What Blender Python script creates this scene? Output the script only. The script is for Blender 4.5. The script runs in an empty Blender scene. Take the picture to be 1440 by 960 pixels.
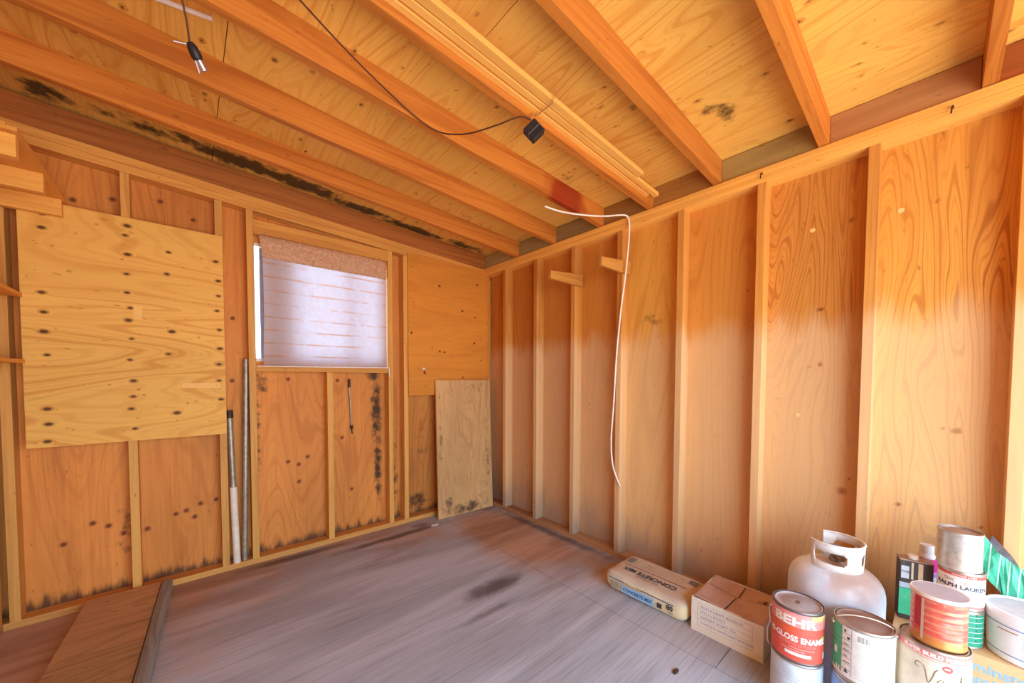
import bpy, bmesh, math, random
import numpy as np
from mathutils import Vector, Matrix
random.seed(7)
C = bpy.context.scene.collection
SC = bpy.context.scene
rad = math.radians

# ------------------------------------------------------------------ camera
cam = bpy.data.cameras.new('camera')
cam.sensor_width = 36.0
cam.lens = 521.893 / 1440 * 36
cam.shift_y = (549.143 - 480) / 1440
cam.clip_start = 0.02
cam_o = bpy.data.objects.new('camera', cam)
C.objects.link(cam_o)
cam_o.matrix_world = Matrix(((0.75247896, 0.0203493, -0.65830185, 0), (-0.65860843, 0.02813347, -0.75195974, 0),
                             (0.00321846, 0.99939702, 0.03457207, 1.285), (0, 0, 0, 1)))
SC.camera = cam_o

# ------------------------------------------------------------------ light
SKY = (0.58, 0.80, 1.0)
GROUND = (1.0, 0.96, 0.90)
SKY_STRENGTH = 9.0
world = bpy.data.worlds.new('sky')
SC.world = world
world.use_nodes = True
wt = world.node_tree
wt.nodes.clear()
wo = wt.nodes.new('ShaderNodeOutputWorld')
wb = wt.nodes.new('ShaderNodeBackground')
wc = wt.nodes.new('ShaderNodeTexCoord')
ws = wt.nodes.new('ShaderNodeSeparateXYZ')
wr = wt.nodes.new('ShaderNodeValToRGB')
wt.links.new(wc.outputs['Generated'], ws.inputs[0])
wt.links.new(ws.outputs['Z'], wr.inputs[0])
wr.color_ramp.elements[0].position = 0.0
wr.color_ramp.elements[0].color = (*[c * .75 for c in GROUND], 1)
wr.color_ramp.elements[1].position = 0.04
wr.color_ramp.elements[1].color = (*SKY, 1)
wt.links.new(wr.outputs[0], wb.inputs[0])
wb.inputs[1].default_value = SKY_STRENGTH
wt.links.new(wb.outputs[0], wo.inputs[0])

DOOR = (-0.60, 2.15, 2.12)          # left, right, height of the opening behind the camera
FRONT = -1.15                       # inner plane of the wall the camera stands before
pl = bpy.data.lights.new('door_daylight', 'AREA')
pl.shape = 'RECTANGLE'
pl.size = DOOR[1] - DOOR[0]
pl.size_y = DOOR[2]
pl.cycles.is_portal = True
po = bpy.data.objects.new('door_daylight', pl)
po.location = ((DOOR[0] + DOOR[1]) / 2, FRONT - .12, DOOR[2] / 2)
po.rotation_euler = (rad(90), 0, 0)
C.objects.link(po)

vs = SC.view_settings
vs.view_transform = 'Standard'
vs.look = 'None'
vs.gamma = 1.0
vs.use_curve_mapping = False
vs.exposure = 0.0
SC.cycles.use_denoising = True
SC.cycles.max_bounces = 14
SC.cycles.diffuse_bounces = 10
SC.cycles.transparent_max_bounces = 12

# ------------------------------------------------------------------ constants of the shed
XR, YL, XL = 2.29, 3.05, -0.72      # stud faces: right wall, back wall, left wall
SD = 0.089                          # stud depth
S = 0.0635                          # roof slope, falling towards the right wall
def zr(x): return 2.390 + S * (2.29 - x)          # underside of the rafters
RH = 0.132
def zp(x): return 2.377 + 0.060 * (2.29 - x)      # top of the raked plate on the back wall

# ------------------------------------------------------------------ node helpers
def srgb(r, g, b):
    f = lambda c: (c / 255 / 12.92) if c / 255 <= .04045 else ((c / 255 + .055) / 1.055) ** 2.4
    return (f(r), f(g), f(b), 1.0)

class NT:
    def __init__(self, name):
        self.m = bpy.data.materials.new(name)
        self.m.use_nodes = True
        self.t = self.m.node_tree
        self.t.nodes.clear()
        self.out = self.n('OutputMaterial')
        self.b = self.n('BsdfPrincipled')
        self.l(self.b.outputs[0], self.out.inputs[0])
    def n(self, kind): return self.t.nodes.new('ShaderNode' + kind)
    def l(self, a, b): self.t.links.new(a, b)
    def put(self, sock, v):
        if hasattr(v, 'is_linked') or isinstance(v, bpy.types.NodeSocket): self.l(v, sock)
        else: sock.default_value = v
    def math(self, op, a, b=None, c=None, clamp=False):
        k = self.n('Math'); k.operation = op; k.use_clamp = clamp
        self.put(k.inputs[0], a)
        if b is not None: self.put(k.inputs[1], b)
        if c is not None: self.put(k.inputs[2], c)
        return k.outputs[0]
    def mix(self, f, a, b, mode='MIX'):
        k = self.n('Mix'); k.data_type = 'RGBA'; k.blend_type = mode
        self.put(k.inputs[0], f); self.put(k.inputs[6], a); self.put(k.inputs[7], b)
        return k.outputs[2]
    def ramp(self, v, lo, hi, a=0.0, b=1.0, smooth=True):
        k = self.n('MapRange'); k.interpolation_type = 'SMOOTHSTEP' if smooth else 'LINEAR'
        self.put(k.inputs[0], v)
        for i, x in enumerate((lo, hi, a, b)): self.put(k.inputs[i + 1], x)
        return k.outputs[0]
    def coords(self, scale=(1, 1, 1), loc=(0, 0, 0)):
        k = self.n('TexCoord'); m = self.n('Mapping')
        self.l(k.outputs['Object'], m.inputs[0])
        m.inputs['Scale'].default_value = scale; m.inputs['Location'].default_value = loc
        return m.outputs[0]
    def noise(self, vec, scale, detail=2, rough=.5, dist=0.0):
        k = self.n('TexNoise'); self.l(vec, k.inputs['Vector'])
        k.inputs['Scale'].default_value = scale; k.inputs['Detail'].default_value = detail
        k.inputs['Roughness'].default_value = rough; k.inputs['Distortion'].default_value = dist
        return k.outputs['Fac']
    def attr(self, name):
        k = self.n('Attribute'); k.attribute_name = name
        return k.outputs['Fac']
    def bump(self, h, strength=.2, dist=.002):
        k = self.n('Bump'); k.inputs['Strength'].default_value = strength; k.inputs['Distance'].default_value = dist
        self.l(h, k.inputs['Height']); self.l(k.outputs[0], self.b.inputs['Normal'])
    def axis(self, i):
        k = self.n('TexCoord'); s = self.n('SeparateXYZ'); self.l(k.outputs['Object'], s.inputs[0])
        return s.outputs[i]

def wood(name, light, dark, axis=2, lines=9.0, nscale=2.2, stretch=.16, contrast=.6, fiber=.35, tone=.25, dist=.35,
         knot=(70, 34, 14), stain=(38, 30, 26), rough=.62, seed=0.0, vary=0.0, sharp=.55, post=None, spec=.25):
    """plywood / lumber: contour lines of a stretched noise, fine fibres, slow tone, knots and stains where the sheet carries them"""
    light, dark = [(r, g * .985, b_ * .86) for r, g, b_ in (light, dark)]
    t = NT(name)
    sc = [1.0, 1.0, 1.0]; sc[axis] = stretch
    rnd = None
    v = t.coords(sc, (seed * 3.1, seed * 1.7, seed * 2.3))
    if vary:
        oi = t.n('ObjectInfo'); rnd = oi.outputs['Random']
        add = t.n('VectorMath'); add.operation = 'ADD'; t.l(v, add.inputs[0])
        cx = t.n('CombineXYZ')
        for i in range(3): t.l(t.math('MULTIPLY', rnd, 17.0 + 9 * i), cx.inputs[i])
        t.l(cx.outputs[0], add.inputs[1]); v = add.outputs[0]
    kn = t.attr('knot'); stn = t.attr('stain'); tn = t.attr('tone')
    n1 = t.noise(v, nscale, 2.5, .42, dist)
    ph = t.math('ADD', t.math('MULTIPLY', n1, lines * 6.283), t.math('MULTIPLY', kn, 7.0))
    l1 = t.ramp(t.math('SINE', ph), sharp, 1.0, 0, 1)
    l2 = t.math('MULTIPLY', t.ramp(t.math('SINE', t.math('MULTIPLY', ph, 2.7)), .3, 1.0, 0, 1), .45)
    ln = t.math('MAXIMUM', l1, l2)
    wide = t.ramp(t.math('SINE', t.math('MULTIPLY', ph, .31)), -1.0, 1.0, 0, .16)
    sf = [70.0] * 3; sf[axis] = 2.2
    fb = t.noise(t.coords(sf, (seed, 0, 0)), 1.0, 3, .6)
    sm = [2.0] * 3; sm[axis] = .5
    tv = t.noise(t.coords(sm, (seed * 5, 3, 1)), 1.0, 2, .5)
    lv = t.ramp(t.noise(t.coords([1.1] * 3, (seed * 2, 8, 4)), 1.0, 1, .5), .35, .65, .45, 1.0)
    col = t.mix(t.math('MULTIPLY', t.math('MULTIPLY', ln, contrast), lv), srgb(*light), srgb(*dark))
    col = t.mix(t.math('MULTIPLY', wide, contrast), col, srgb(*dark))
    col = t.mix(t.math('MULTIPLY', t.ramp(fb, .42, .75), fiber), col, srgb(*dark))
    sp = t.ramp(t.noise(t.coords([1.0 if i != axis else .45 for i in range(3)], (seed, 6, 6)), 42.0, 3, .6), .66, .74)
    col = t.mix(t.math('MULTIPLY', sp, .45), col, srgb(*[c_ * .62 for c_ in dark]))
    val = t.ramp(tv, .3, .7, 1 - tone, 1 + tone, False)
    if rnd is not None: val = t.math('MULTIPLY', val, t.math('ADD', t.math('MULTIPLY', rnd, vary), 1 - vary / 2))
    hs = t.n('HueSaturation'); t.l(col, hs.inputs['Color']); t.l(val, hs.inputs['Value']); col = hs.outputs[0]
    if post: col = post(t, col)
    col = t.mix(t.math('MULTIPLY', t.ramp(kn, .10, .5), .55), col, srgb(*[int(a * .55 + b * .45) for a, b in zip(dark, knot)]))
    col = t.mix(t.math('MULTIPLY', t.ramp(kn, .48, .66), .9), col, srgb(*knot))
    rg = t.noise(t.coords((1, 1, 1), (seed, 5, 2)), 14.0, 5, .68)
    sfac = t.ramp(t.math('ADD', stn, t.math('MULTIPLY', t.math('SUBTRACT', rg, .5), 1.5)), .38, .85)
    sfac = t.math('MULTIPLY', sfac, t.ramp(stn, .03, .25))
    col = t.mix(t.math('MULTIPLY', sfac, .9), col, srgb(*stain))
    t.l(col, t.b.inputs['Base Color'])
    t.b.inputs['Roughness'].default_value = rough
    t.b.inputs['Specular IOR Level'].default_value = spec
    t.bump(t.math('ADD', t.math('MULTIPLY', ln, .5), fb), .22, .0015)
    return t.m

def plain(name, col, rough=.5, metal=0.0, noise=.12, nscale=20.0, spec=.4, dirt=None, dirt_amt=.5, dscale=9.0, bump=0.0):
    t = NT(name)
    n = t.noise(t.coords(), nscale, 4, .6)
    hs = t.n('HueSaturation'); hs.inputs['Color'].default_value = srgb(*col)
    t.l(t.ramp(n, .3, .7, 1 - noise, 1 + noise, False), hs.inputs['Value'])
    c = hs.outputs[0]
    if dirt:
        d = t.noise(t.coords((1, 1, 1), (4, 2, 7)), dscale, 6, .7)
        c = t.mix(t.math('MULTIPLY', t.ramp(d, .5, .72), dirt_amt), c, srgb(*dirt))
    t.l(c, t.b.inputs['Base Color'])
    t.b.inputs['Roughness'].default_value = rough
    t.b.inputs['Metallic'].default_value = metal
    t.b.inputs['Specular IOR Level'].default_value = spec
    if bump: t.bump(n, bump, .002)
    return t.m

# ------------------------------------------------------------------ mesh helpers
def link(name, me, mats=(), parent=None, smooth=False):
    o = bpy.data.objects.new(name, me)
    for m in (mats if isinstance(mats, (list, tuple)) else [mats]): me.materials.append(m)
    C.objects.link(o)
    if parent is not None: o.parent = parent
    if smooth:
        me.shade_smooth(); me.set_sharp_from_angle(angle=rad(38))
    return o

def obj(name, bm, mats, parent=None, smooth=False):
    me = bpy.data.meshes.new(name)
    bmesh.ops.recalc_face_normals(bm, faces=bm.faces)
    bm.to_mesh(me); bm.free()
    return link(name, me, mats, parent, smooth)

def box(bm, x0, x1, y0, y1, z0, z1, bev=.0015, mat=0, shear=None, rot=None):
    r = bmesh.ops.create_cube(bm, size=1.0)
    vs_ = r['verts']
    for v in vs_:
        v.co = Vector((x0 + (v.co.x + .5) * (x1 - x0), y0 + (v.co.y + .5) * (y1 - y0), z0 + (v.co.z + .5) * (z1 - z0)))
    fs = set(f for v in vs_ for f in v.link_faces)
    if bev:
        es = list(set(e for v in vs_ for e in v.link_edges))
        rb = bmesh.ops.bevel(bm, geom=es, offset=bev, segments=2, affect='EDGES', profile=.6)
        allv = set(v for f in rb['faces'] for v in f.verts)
        fs = set(f for v in allv for f in v.link_faces)
    vv = set(v for f in fs for v in f.verts)
    if shear:
        for v in vv: v.co.z += shear(v.co.x)
    if rot is not None:
        for v in vv: v.co = rot @ v.co
    for f in fs: f.material_index = mat
    return vv

def onebox(name, dims, mats, parent=None, **k):
    bm = bmesh.new(); box(bm, *dims, **k)
    return obj(name, bm, mats, parent)

def lathe(bm, prof, n=56, mat=0, cap=True, a0=0.0, a1=2 * math.pi):
    full = abs(a1 - a0 - 2 * math.pi) < 1e-6
    rings = []
    for r, z in prof:
        if r < 1e-6:
            rings.append([bm.verts.new((0, 0, z))])
        else:
            m = n if full else n + 1
            rings.append([bm.verts.new((r * math.cos(a0 + (a1 - a0) * i / n), r * math.sin(a0 + (a1 - a0) * i / n), z)) for i in range(m)])
    for A, B in zip(rings, rings[1:]):
        k = max(len(A), len(B)); rng = range(k if full else k - 1)
        for i in rng:
            j = (i + 1) % k
            vs_ = []
            for v in ([A[i], A[j]] if len(A) > 1 else [A[0]]) + ([B[j], B[i]] if len(B) > 1 else [B[0]]): vs_.append(v)
            if len(vs_) >= 3:
                f = bm.faces.new(vs_); f.material_index = mat
    return rings

def spline(pts, sub=8):
    P = [Vector(p) for p in pts]; out = []
    for i in range(len(P) - 1):
        a, b, c, d = P[max(i - 1, 0)], P[i], P[i + 1], P[min(i + 2, len(P) - 1)]
        for k in range(sub):
            t = k / sub
            out.append(.5 * ((2 * b) + (c - a) * t + (2 * a - 5 * b + 4 * c - d) * t * t + (3 * b - a - 3 * c + d) * t ** 3))
    out.append(P[-1]); return out

def tube(bm, pts, r, n=10, mat=0, sub=8, smoothed=True):
    P = spline(pts, sub) if smoothed else [Vector(p) for p in pts]
    rings = []; up = Vector((0.13, .21, .97))
    for i, p in enumerate(P):
        d = (P[min(i + 1, len(P) - 1)] - P[max(i - 1, 0)]).normalized()
        if i == 0:
            u = d.cross(up).normalized() if abs(d.dot(up)) < .98 else d.cross(Vector((1, 0, 0))).normalized()
        else:
            u = (u - d * u.dot(d)).normalized()
        w = d.cross(u)
        rr = r(i / (len(P) - 1)) if callable(r) else r
        rings.append([bm.verts.new(p + (u * math.cos(2 * math.pi * k / n) + w * math.sin(2 * math.pi * k / n)) * rr) for k in range(n)])
    for A, B in zip(rings, rings[1:]):
        for k in range(n):
            f = bm.faces.new([A[k], A[(k + 1) % n], B[(k + 1) % n], B[k]]); f.material_index = mat
    for R in (rings[0], rings[-1]):
        f = bm.faces.new(R); f.material_index = mat

def sheet(name, o, u, v, nrm, lu, lv, th, step, mats, parent=None, knots=(), stains=(), tones=(), cut=None):
    """a board whose front face is a fine grid carrying knots, stains and wear; o corner, u v directions, nrm out of the front"""
    o, u, v, nrm = [np.array(a, float) for a in (o, u, v, nrm)]
    nu, nv = max(2, int(lu / step) + 1), max(2, int(lv / step) + 1)
    uu, vv = np.meshgrid(np.linspace(0, lu, nu), np.linspace(0, lv, nv), indexing='ij')
    P = o + uu[..., None] * u + vv[..., None] * v
    P = P.reshape(-1, 3)
    idx = lambda i, j: i * nv + j
    i, j = np.meshgrid(np.arange(nu - 1), np.arange(nv - 1), indexing='ij')
    F = np.stack([idx(i, j), idx(i + 1, j), idx(i + 1, j + 1), idx(i, j + 1)], -1).reshape(-1, 4)
    if np.dot(np.cross(u, v), nrm) < 0: F = F[:, ::-1]
    faces = F.tolist()
    b = len(P)
    cor = [(0, 0), (nu - 1, 0), (nu - 1, nv - 1), (0, nv - 1)]
    back = np.array([P[idx(*c)] - nrm * th for c in cor])
    P = np.vstack([P, back])
    sides = [[idx(k, 0) for k in range(nu)], [idx(nu - 1, k) for k in range(nv)],
             [idx(k, nv - 1) for k in range(nu - 1, -1, -1)], [idx(0, k) for k in range(nv - 1, -1, -1)]]
    flip = np.dot(np.cross(u, v), nrm) < 0
    for q, sd in enumerate(sides):
        f = sd[::-1] + [b + q, b + (q + 1) % 4]
        faces.append(f if not flip else f[::-1])
    f = [b + 3, b + 2, b + 1, b]
    faces.append(f if not flip else f[::-1])
    me = bpy.data.meshes.new(name)
    me.from_pydata(P.tolist(), [], faces)
    q_ = bmesh.new(); q_.from_mesh(me); bmesh.ops.recalc_face_normals(q_, faces=q_.faces); q_.to_mesh(me); q_.free()
    U, V = uu.ravel(), vv.ravel()
    def blobs(lst):
        k = np.zeros(len(P))
        for q in lst:
            u0, v0, ru, rv = q[:4]; s = q[4] if len(q) > 4 else 1.0
            d2 = ((U - u0) / ru) ** 2 + ((V - v0) / rv) ** 2
            k[:b] = np.maximum(k[:b], s * np.exp(-.7 * d2))
        return k
    for nm, lst in (('knot', knots), ('stain', stains), ('tone', tones)):
        a = me.attributes.new(nm, 'FLOAT', 'POINT')
        a.data.foreach_set('value', blobs(lst).astype(np.float32))
    return link(name, me, mats, parent)

def struct(o): o['kind'] = 'structure'; return o
def tag(o, label, cat, group=None):
    o['label'] = label; o['category'] = cat
    if group: o['group'] = group
    return o
def empty(name, loc, rz=0.0, label=None, cat=None, group=None, rot=None):
    o = bpy.data.objects.new(name, None); C.objects.link(o)
    o.empty_display_size = .05
    o.location = loc; o.rotation_euler = rot or (0, 0, rz)
    if label: tag(o, label, cat, group)
    return o
def root(name, label, cat, group=None):     # an Empty at the world's origin axis for wall-fixed things, given its base by the caller
    return empty(name, (0, 0, 0), 0, label, cat, group)

def text_mesh(s, size, extrude=.0003, shear=0.0, spacing=1.0, bold=0.0, align='CENTER'):
    cu = bpy.data.curves.new('lettering', 'FONT')
    cu.body = s; cu.size = size; cu.extrude = extrude; cu.shear = shear; cu.space_character = spacing
    cu.offset = bold; cu.align_x = align; cu.align_y = 'CENTER'; cu.resolution_u = 3
    o = bpy.data.objects.new('lettering', cu); C.objects.link(o)
    for off in (bold, bold * .4, 0.0):          # a stroke offset too large for the glyph grows spikes: step it down
        cu.offset = off
        dg = bpy.context.evaluated_depsgraph_get(); dg.update()
        me = bpy.data.meshes.new_from_object(o.evaluated_get(dg))
        if max(abs(v.co.y) for v in me.vertices) < size * .9 and max(abs(v.co.x) for v in me.vertices) < size * len(s) * 1.1: break
    bpy.data.objects.remove(o); bpy.data.curves.remove(cu)
    return me
def text_flat(name, s, size, M4, mat, parent, **k):
    sx = k.pop('sx', 1.0)
    me = text_mesh(s, size, **k)
    me.transform(M4 @ Matrix.Diagonal((sx, 1, 1, 1)))
    return link(name, me, mat, parent)
def text_round(name, s, size, r, ang, z, mat, parent, sx=1.0, **k):
    me = text_mesh(s, size, **k)
    bm = bmesh.new(); bm.from_mesh(me); bpy.data.meshes.remove(me)
    for v in bm.verts: v.co.x *= sx
    xs = [v.co.x for v in bm.verts]
    x = min(xs) + .004
    while x < max(xs):
        bmesh.ops.bisect_plane(bm, geom=bm.verts[:] + bm.edges[:] + bm.faces[:], plane_co=(x, 0, 0), plane_no=(1, 0, 0))
        x += .004
    for v in bm.verts:
        a = ang + v.co.x / r; rr = r + v.co.z
        v.co = Vector((rr * math.cos(a), rr * math.sin(a), z + v.co.y))
    return obj(name, bm, mat, parent)
def patch(bm, r, a0, a1, z0, z1, mat=0, n=None):
    n = n or max(1, int(abs(a1 - a0) / .1))
    A = [[bm.verts.new((r * math.cos(a0 + (a1 - a0) * i / n), r * math.sin(a0 + (a1 - a0) * i / n), z)) for i in range(n + 1)] for z in (z0, z1)]
    for i in range(n):
        f = bm.faces.new([A[0][i], A[0][i + 1], A[1][i + 1], A[1][i]]); f.material_index = mat

# ------------------------------------------------------------------ wood of the shed
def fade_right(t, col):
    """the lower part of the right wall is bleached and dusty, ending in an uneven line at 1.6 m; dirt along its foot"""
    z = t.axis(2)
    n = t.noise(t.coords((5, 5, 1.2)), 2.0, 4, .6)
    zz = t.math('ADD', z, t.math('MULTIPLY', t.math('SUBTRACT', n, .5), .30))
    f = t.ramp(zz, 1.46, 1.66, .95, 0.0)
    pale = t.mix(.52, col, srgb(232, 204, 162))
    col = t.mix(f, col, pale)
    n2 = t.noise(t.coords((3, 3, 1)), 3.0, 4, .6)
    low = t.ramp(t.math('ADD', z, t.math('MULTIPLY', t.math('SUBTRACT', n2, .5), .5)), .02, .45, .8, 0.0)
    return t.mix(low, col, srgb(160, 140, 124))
def grime_back(t, col):
    z = t.axis(2)
    n = t.noise(t.coords((9, 9, 1.5)), 2.5, 5, .65)
    low = t.ramp(t.math('ADD', z, t.math('MULTIPLY', t.math('SUBTRACT', n, .5), .22)), .03, .105, .85, 0.0)
    nn = t.noise(t.coords((2.2, 2.2, .35), (3, 3, 3)), 2.4, 4, .6)
    col = t.mix(t.math('MULTIPLY', t.ramp(nn, .52, .72), .38), col, srgb(140, 74, 40))
    return t.mix(low, col, srgb(58, 42, 32))

PALE, DEEP = (238, 176, 96), (206, 122, 48)
M = {}
M['ceil'] = wood('roof_plywood', (244, 196, 110), (210, 132, 50), 1, 24, 2.8, .11, .5, .25, .10, seed=1.3, stain=(40, 32, 27), knot=(96, 52, 22))
M['back'] = wood('back_wall_plywood', (220, 144, 76), (172, 94, 42), 2, 20, 2.2, .15, .42, .3, .2, seed=2.7, knot=(112, 56, 28), post=grime_back)
bays = [((208, 140, 68), (172, 102, 42), 16, 1.8, .4), ((206, 136, 64), (170, 98, 38), 16, 2.0, .4), ((212, 144, 72), (176, 106, 42), 18, 1.8, .42),
        ((214, 148, 74), (178, 108, 44), 18, 1.8, .42), ((226, 172, 90), (192, 126, 52), 18, 1.6, .5), ((216, 152, 78), (184, 114, 48), 22, 1.8, .5),
        ((216, 152, 80), (162, 92, 34), 30, 4.6, .55), ((226, 164, 84), (160, 90, 32), 28, 4.4, .66), ((224, 160, 82), (168, 98, 40), 26, 4.0, .6)]
M['bay'] = [wood('right_wall_plywood', a, b, 2, ln_, ns, .10 if i > 5 else .13, ct, .25, .1, seed=4.1 * i + .7, knot=(118, 64, 32), post=fade_right, dist=.5 if i > 5 else .35) for i, (a, b, ln_, ns, ct) in enumerate(bays)]
M['inner'] = wood('plywood', (222, 164, 96), (184, 114, 52), 2, 12, 2.0, .2, .5, .3, .15, seed=9.2)
M['studz'] = wood('stud_lumber', (226, 170, 100), (190, 120, 58), 2, 5, 9, .05, .45, .4, .12, seed=3.3, vary=.24, sharp=.1)
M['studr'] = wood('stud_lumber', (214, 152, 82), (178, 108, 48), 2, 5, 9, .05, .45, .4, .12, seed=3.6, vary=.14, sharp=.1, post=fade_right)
M['plate_y'] = wood('plate_lumber', (238, 184, 104), (204, 138, 62), 1, 5, 9, .05, .45, .35, .14, seed=5.3, vary=.12, sharp=.1)
M['plate_x'] = wood('plate_lumber', (222, 160, 88), (182, 112, 50), 0, 5, 9, .05, .45, .4, .14, seed=6.3, vary=.12, sharp=.1)
M['sill_x'] = wood('sill_lumber', (212, 154, 92), (166, 106, 56), 0, 5, 9, .05, .45, .4, .2, seed=6.9, sharp=.1)
M['sill_y'] = wood('sill_lumber', (184, 142, 116), (148, 106, 84), 1, 5, 9, .05, .45, .4, .2, seed=7.9, sharp=.1)
M['raft'] = wood('rafter_lumber', (198, 124, 56), (156, 82, 30), 0, 5, 7, .045, .6, .4, .12, seed=8.1, vary=.24, sharp=.1)
M['raft_dark'] = wood('rafter_lumber', (176, 106, 54), (128, 68, 32), 0, 5, 8, .045, .5, .4, .15, seed=8.9, sharp=.1)
M['block'] = [wood('blocking_lumber', a, b, 1, 4, 7, .06, .4, .35, .2, seed=11 + i, sharp=.1) for i, (a, b) in enumerate(
    [((170, 150, 112), (124, 104, 72)), ((164, 146, 108), (122, 104, 74)), ((164, 142, 104), (122, 100, 70)), ((172, 128, 76), (130, 92, 52)),
     ((182, 132, 76), (140, 96, 52)), ((176, 152, 104), (136, 112, 72)), ((176, 128, 92), (138, 96, 66)), ((160, 92, 48), (118, 62, 32))])]
M['panel'] = wood('pale_plywood', (242, 190, 108), (208, 134, 54), 0, 15, 2.4, .14, .55, .2, .06, seed=13.1, knot=(84, 48, 22))
M['panel2'] = wood('orange_plywood', (222, 146, 62), (190, 110, 40), 0, 8, 2.0, .2, .3, .3, .1, seed=14.1, knot=(70, 34, 16))
M['lean'] = wood('weathered_plywood', (216, 172, 130), (172, 126, 90), 2, 16, 3, .2, .4, .45, .16, seed=15.1, stain=(74, 56, 44))
M['shelf'] = wood('shelf_plywood', (228, 160, 84), (194, 118, 50), 1, 5, 2.4, .2, .4, .3, .1, seed=16.1)
M['shelfx'] = wood('shelf_lumber', (238, 178, 98), (208, 138, 62), 0, 4, 7, .06, .4, .35, .1, seed=17.1, sharp=.1)
M['stick'] = wood('strip_lumber', (242, 186, 108), (212, 146, 74), 0, 4, 9, .04, .4, .35, .08, seed=18.1, vary=.12, sharp=.1)
M['slab'] = wood('slab_plywood', (188, 150, 122), (138, 100, 76), 0, 18, 3.0, .14, .5, .5, .2, seed=19.1)
M['slab_edge'] = wood('weathered_rail', (156, 152, 164), (112, 104, 112), 1, 10, 6, .1, .5, .5, .2, seed=20.1, stain=(150, 92, 40))

def floor_mat():
    t = NT('worn_floor_plywood')
    tn = t.attr('tone'); stn = t.attr('stain')
    n1 = t.noise(t.coords((.16, 1, 1), (2, 0, 0)), 5.0, 4, .55, .6)
    n2 = t.noise(t.coords((2.2, 85, 1), (1, 0, 0)), 1.0, 3, .6)
    n3 = t.noise(t.coords(), 2.2, 4, .6)
    grey = t.mix(t.ramp(n1, .35, .65), srgb(158, 164, 176), srgb(184, 191, 205))
    brown = t.mix(t.ramp(n1, .35, .65), srgb(158, 122, 98), srgb(192, 156, 134))
    br = t.ramp(t.math('ADD', tn, t.math('MULTIPLY', t.math('SUBTRACT', n3, .5), .9)), .2, .8)
    col = t.mix(br, grey, brown)
    col = t.mix(t.math('MULTIPLY', t.ramp(n2, .45, .75), .38), col, srgb(112, 88, 84))
    rg = t.noise(t.coords((.6, 1, 1), (9, 5, 2)), 9.0, 5, .65)
    sf = t.ramp(t.math('ADD', stn, t.math('MULTIPLY', t.math('SUBTRACT', rg, .5), .8)), .3, .9)
    sf = t.math('MULTIPLY', sf, t.ramp(stn, .03, .25))
    col = t.mix(t.math('MULTIPLY', sf, .8), col, srgb(70, 56, 52))
    t.l(col, t.b.inputs['Base Color'])
    t.b.inputs['Roughness'].default_value = .55
    t.b.inputs['Specular IOR Level'].default_value = .35
    t.bump(t.math('ADD', n2, n1), .2, .0015)
    return t.m
M['floor'] = floor_mat()
M['dark'] = plain('subfloor', (60, 44, 34), .9)
M['roofing'] = plain('roofing', (70, 66, 62), .9)

# ------------------------------------------------------------------ floor
FX0, FX1, FY0, FY1 = -.84, 2.42, FRONT - .11, 3.16
fl = struct(onebox('floor', (FX0, FX1, FY0, FY1, -.10, -.017), M['dark'], bev=0))
def floor_sheet(x0, x1, y0, y1):
    def sh(l): return [(a - x0, b - y0, c, d, *e) for a, b, c, d, *e in l]
    tones = sh([(-.5, 2.9, .75, .75, .95), (.1, 3.1, 1.0, .42, .75), (.9, 3.05, 1.3, .26, .6), (-.75, 1.9, .55, .9, .9), (1.98, 2.25, .30, .7, 1.05), (2.1, 1.5, .3, .7, .6), (1.4, 2.7, .5, .3, .55)])
    stains = sh([(1.40, 1.76, .22, .075, .95), (1.22, 1.58, .2, .035, .7), (1.25, 2.84, .42, .045, 1.0), (.55, 2.98, .35, .05, .95), (1.5, 2.92, .12, .06, .7), (.95, 2.5, .2, .04, .5), (2.25, 2.1, .06, .8, .8), (-.6, 2.9, .2, .15, .5),
                 (1.95, 1.25, .2, .05, .5), (1.7, 1.45, .1, .12, .4), (1.0, 2.62, .15, .03, .45), (2.2, 2.9, .2, .1, .7), (1.2, 1.15, .35, .02, .35)])
    sheet('floor_sheet', (x0, y0, 0), (1, 0, 0), (0, 1, 0), (0, 0, 1), x1 - x0, y1 - y0, .016, .016, M['floor'], fl, stains=stains, tones=tones)
floor_sheet(FX0, 1.738, FY0, FY1)
floor_sheet(1.742, FX1, .613, FY1)
floor_sheet(1.742, FX1, FY0, .609)

# ------------------------------------------------------------------ roof: sheathing, rafters, blocking
ce = struct(onebox('ceiling', (-1.1, 2.75, FRONT - .3, 3.4, .016, .05), M['roofing'], bev=0, shear=lambda x: zr(x) + RH))
sl = math.sqrt(1 + S * S)
rng = random.Random(5)
def roof_sheet(x0, x1, y0, y1):
    kn = []
    for k in range(int((x1 - x0) * (y1 - y0) * 22)):
        s_ = rng.uniform(.004, .010)
        kn.append((rng.uniform(0, x1 - x0), rng.uniform(0, y1 - y0), s_, s_ * 1.7, rng.uniform(.6, 1)))
    def sh(l): return [((a - x0), b - y0, c, d, *e) for a, b, c, d, *e in l]
    st = sh([(-.15, 2.95, .2, .09, .75), (.28, 2.94, .28, .09, 1.1), (.0, 2.9, .2, .05, .7), (.62, 2.96, .3, .09, 1.05), (1.05, 3.0, .3, .07, 1.0), (1.5, 3.02, .35, .06, 1.0), (2.0, 3.0, .3, .08, .8),
             (1.95, .69, .10, .05, .85), (1.87, .74, .06, .04, .7), (1.62, .98, .04, .03, .5), (1.84, 1.56, .05, .04, .6), (-.5, 2.95, .1, .1, .9)])
    sheet('roof_sheathing', (x0, y0, zr(x0) + RH), (1, 0, -S), (0, 1, 0), (-S / sl, 0, -1 / sl), x1 - x0, y1 - y0, .014, .012, M['ceil'], ce, knots=kn, stains=st)
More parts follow.
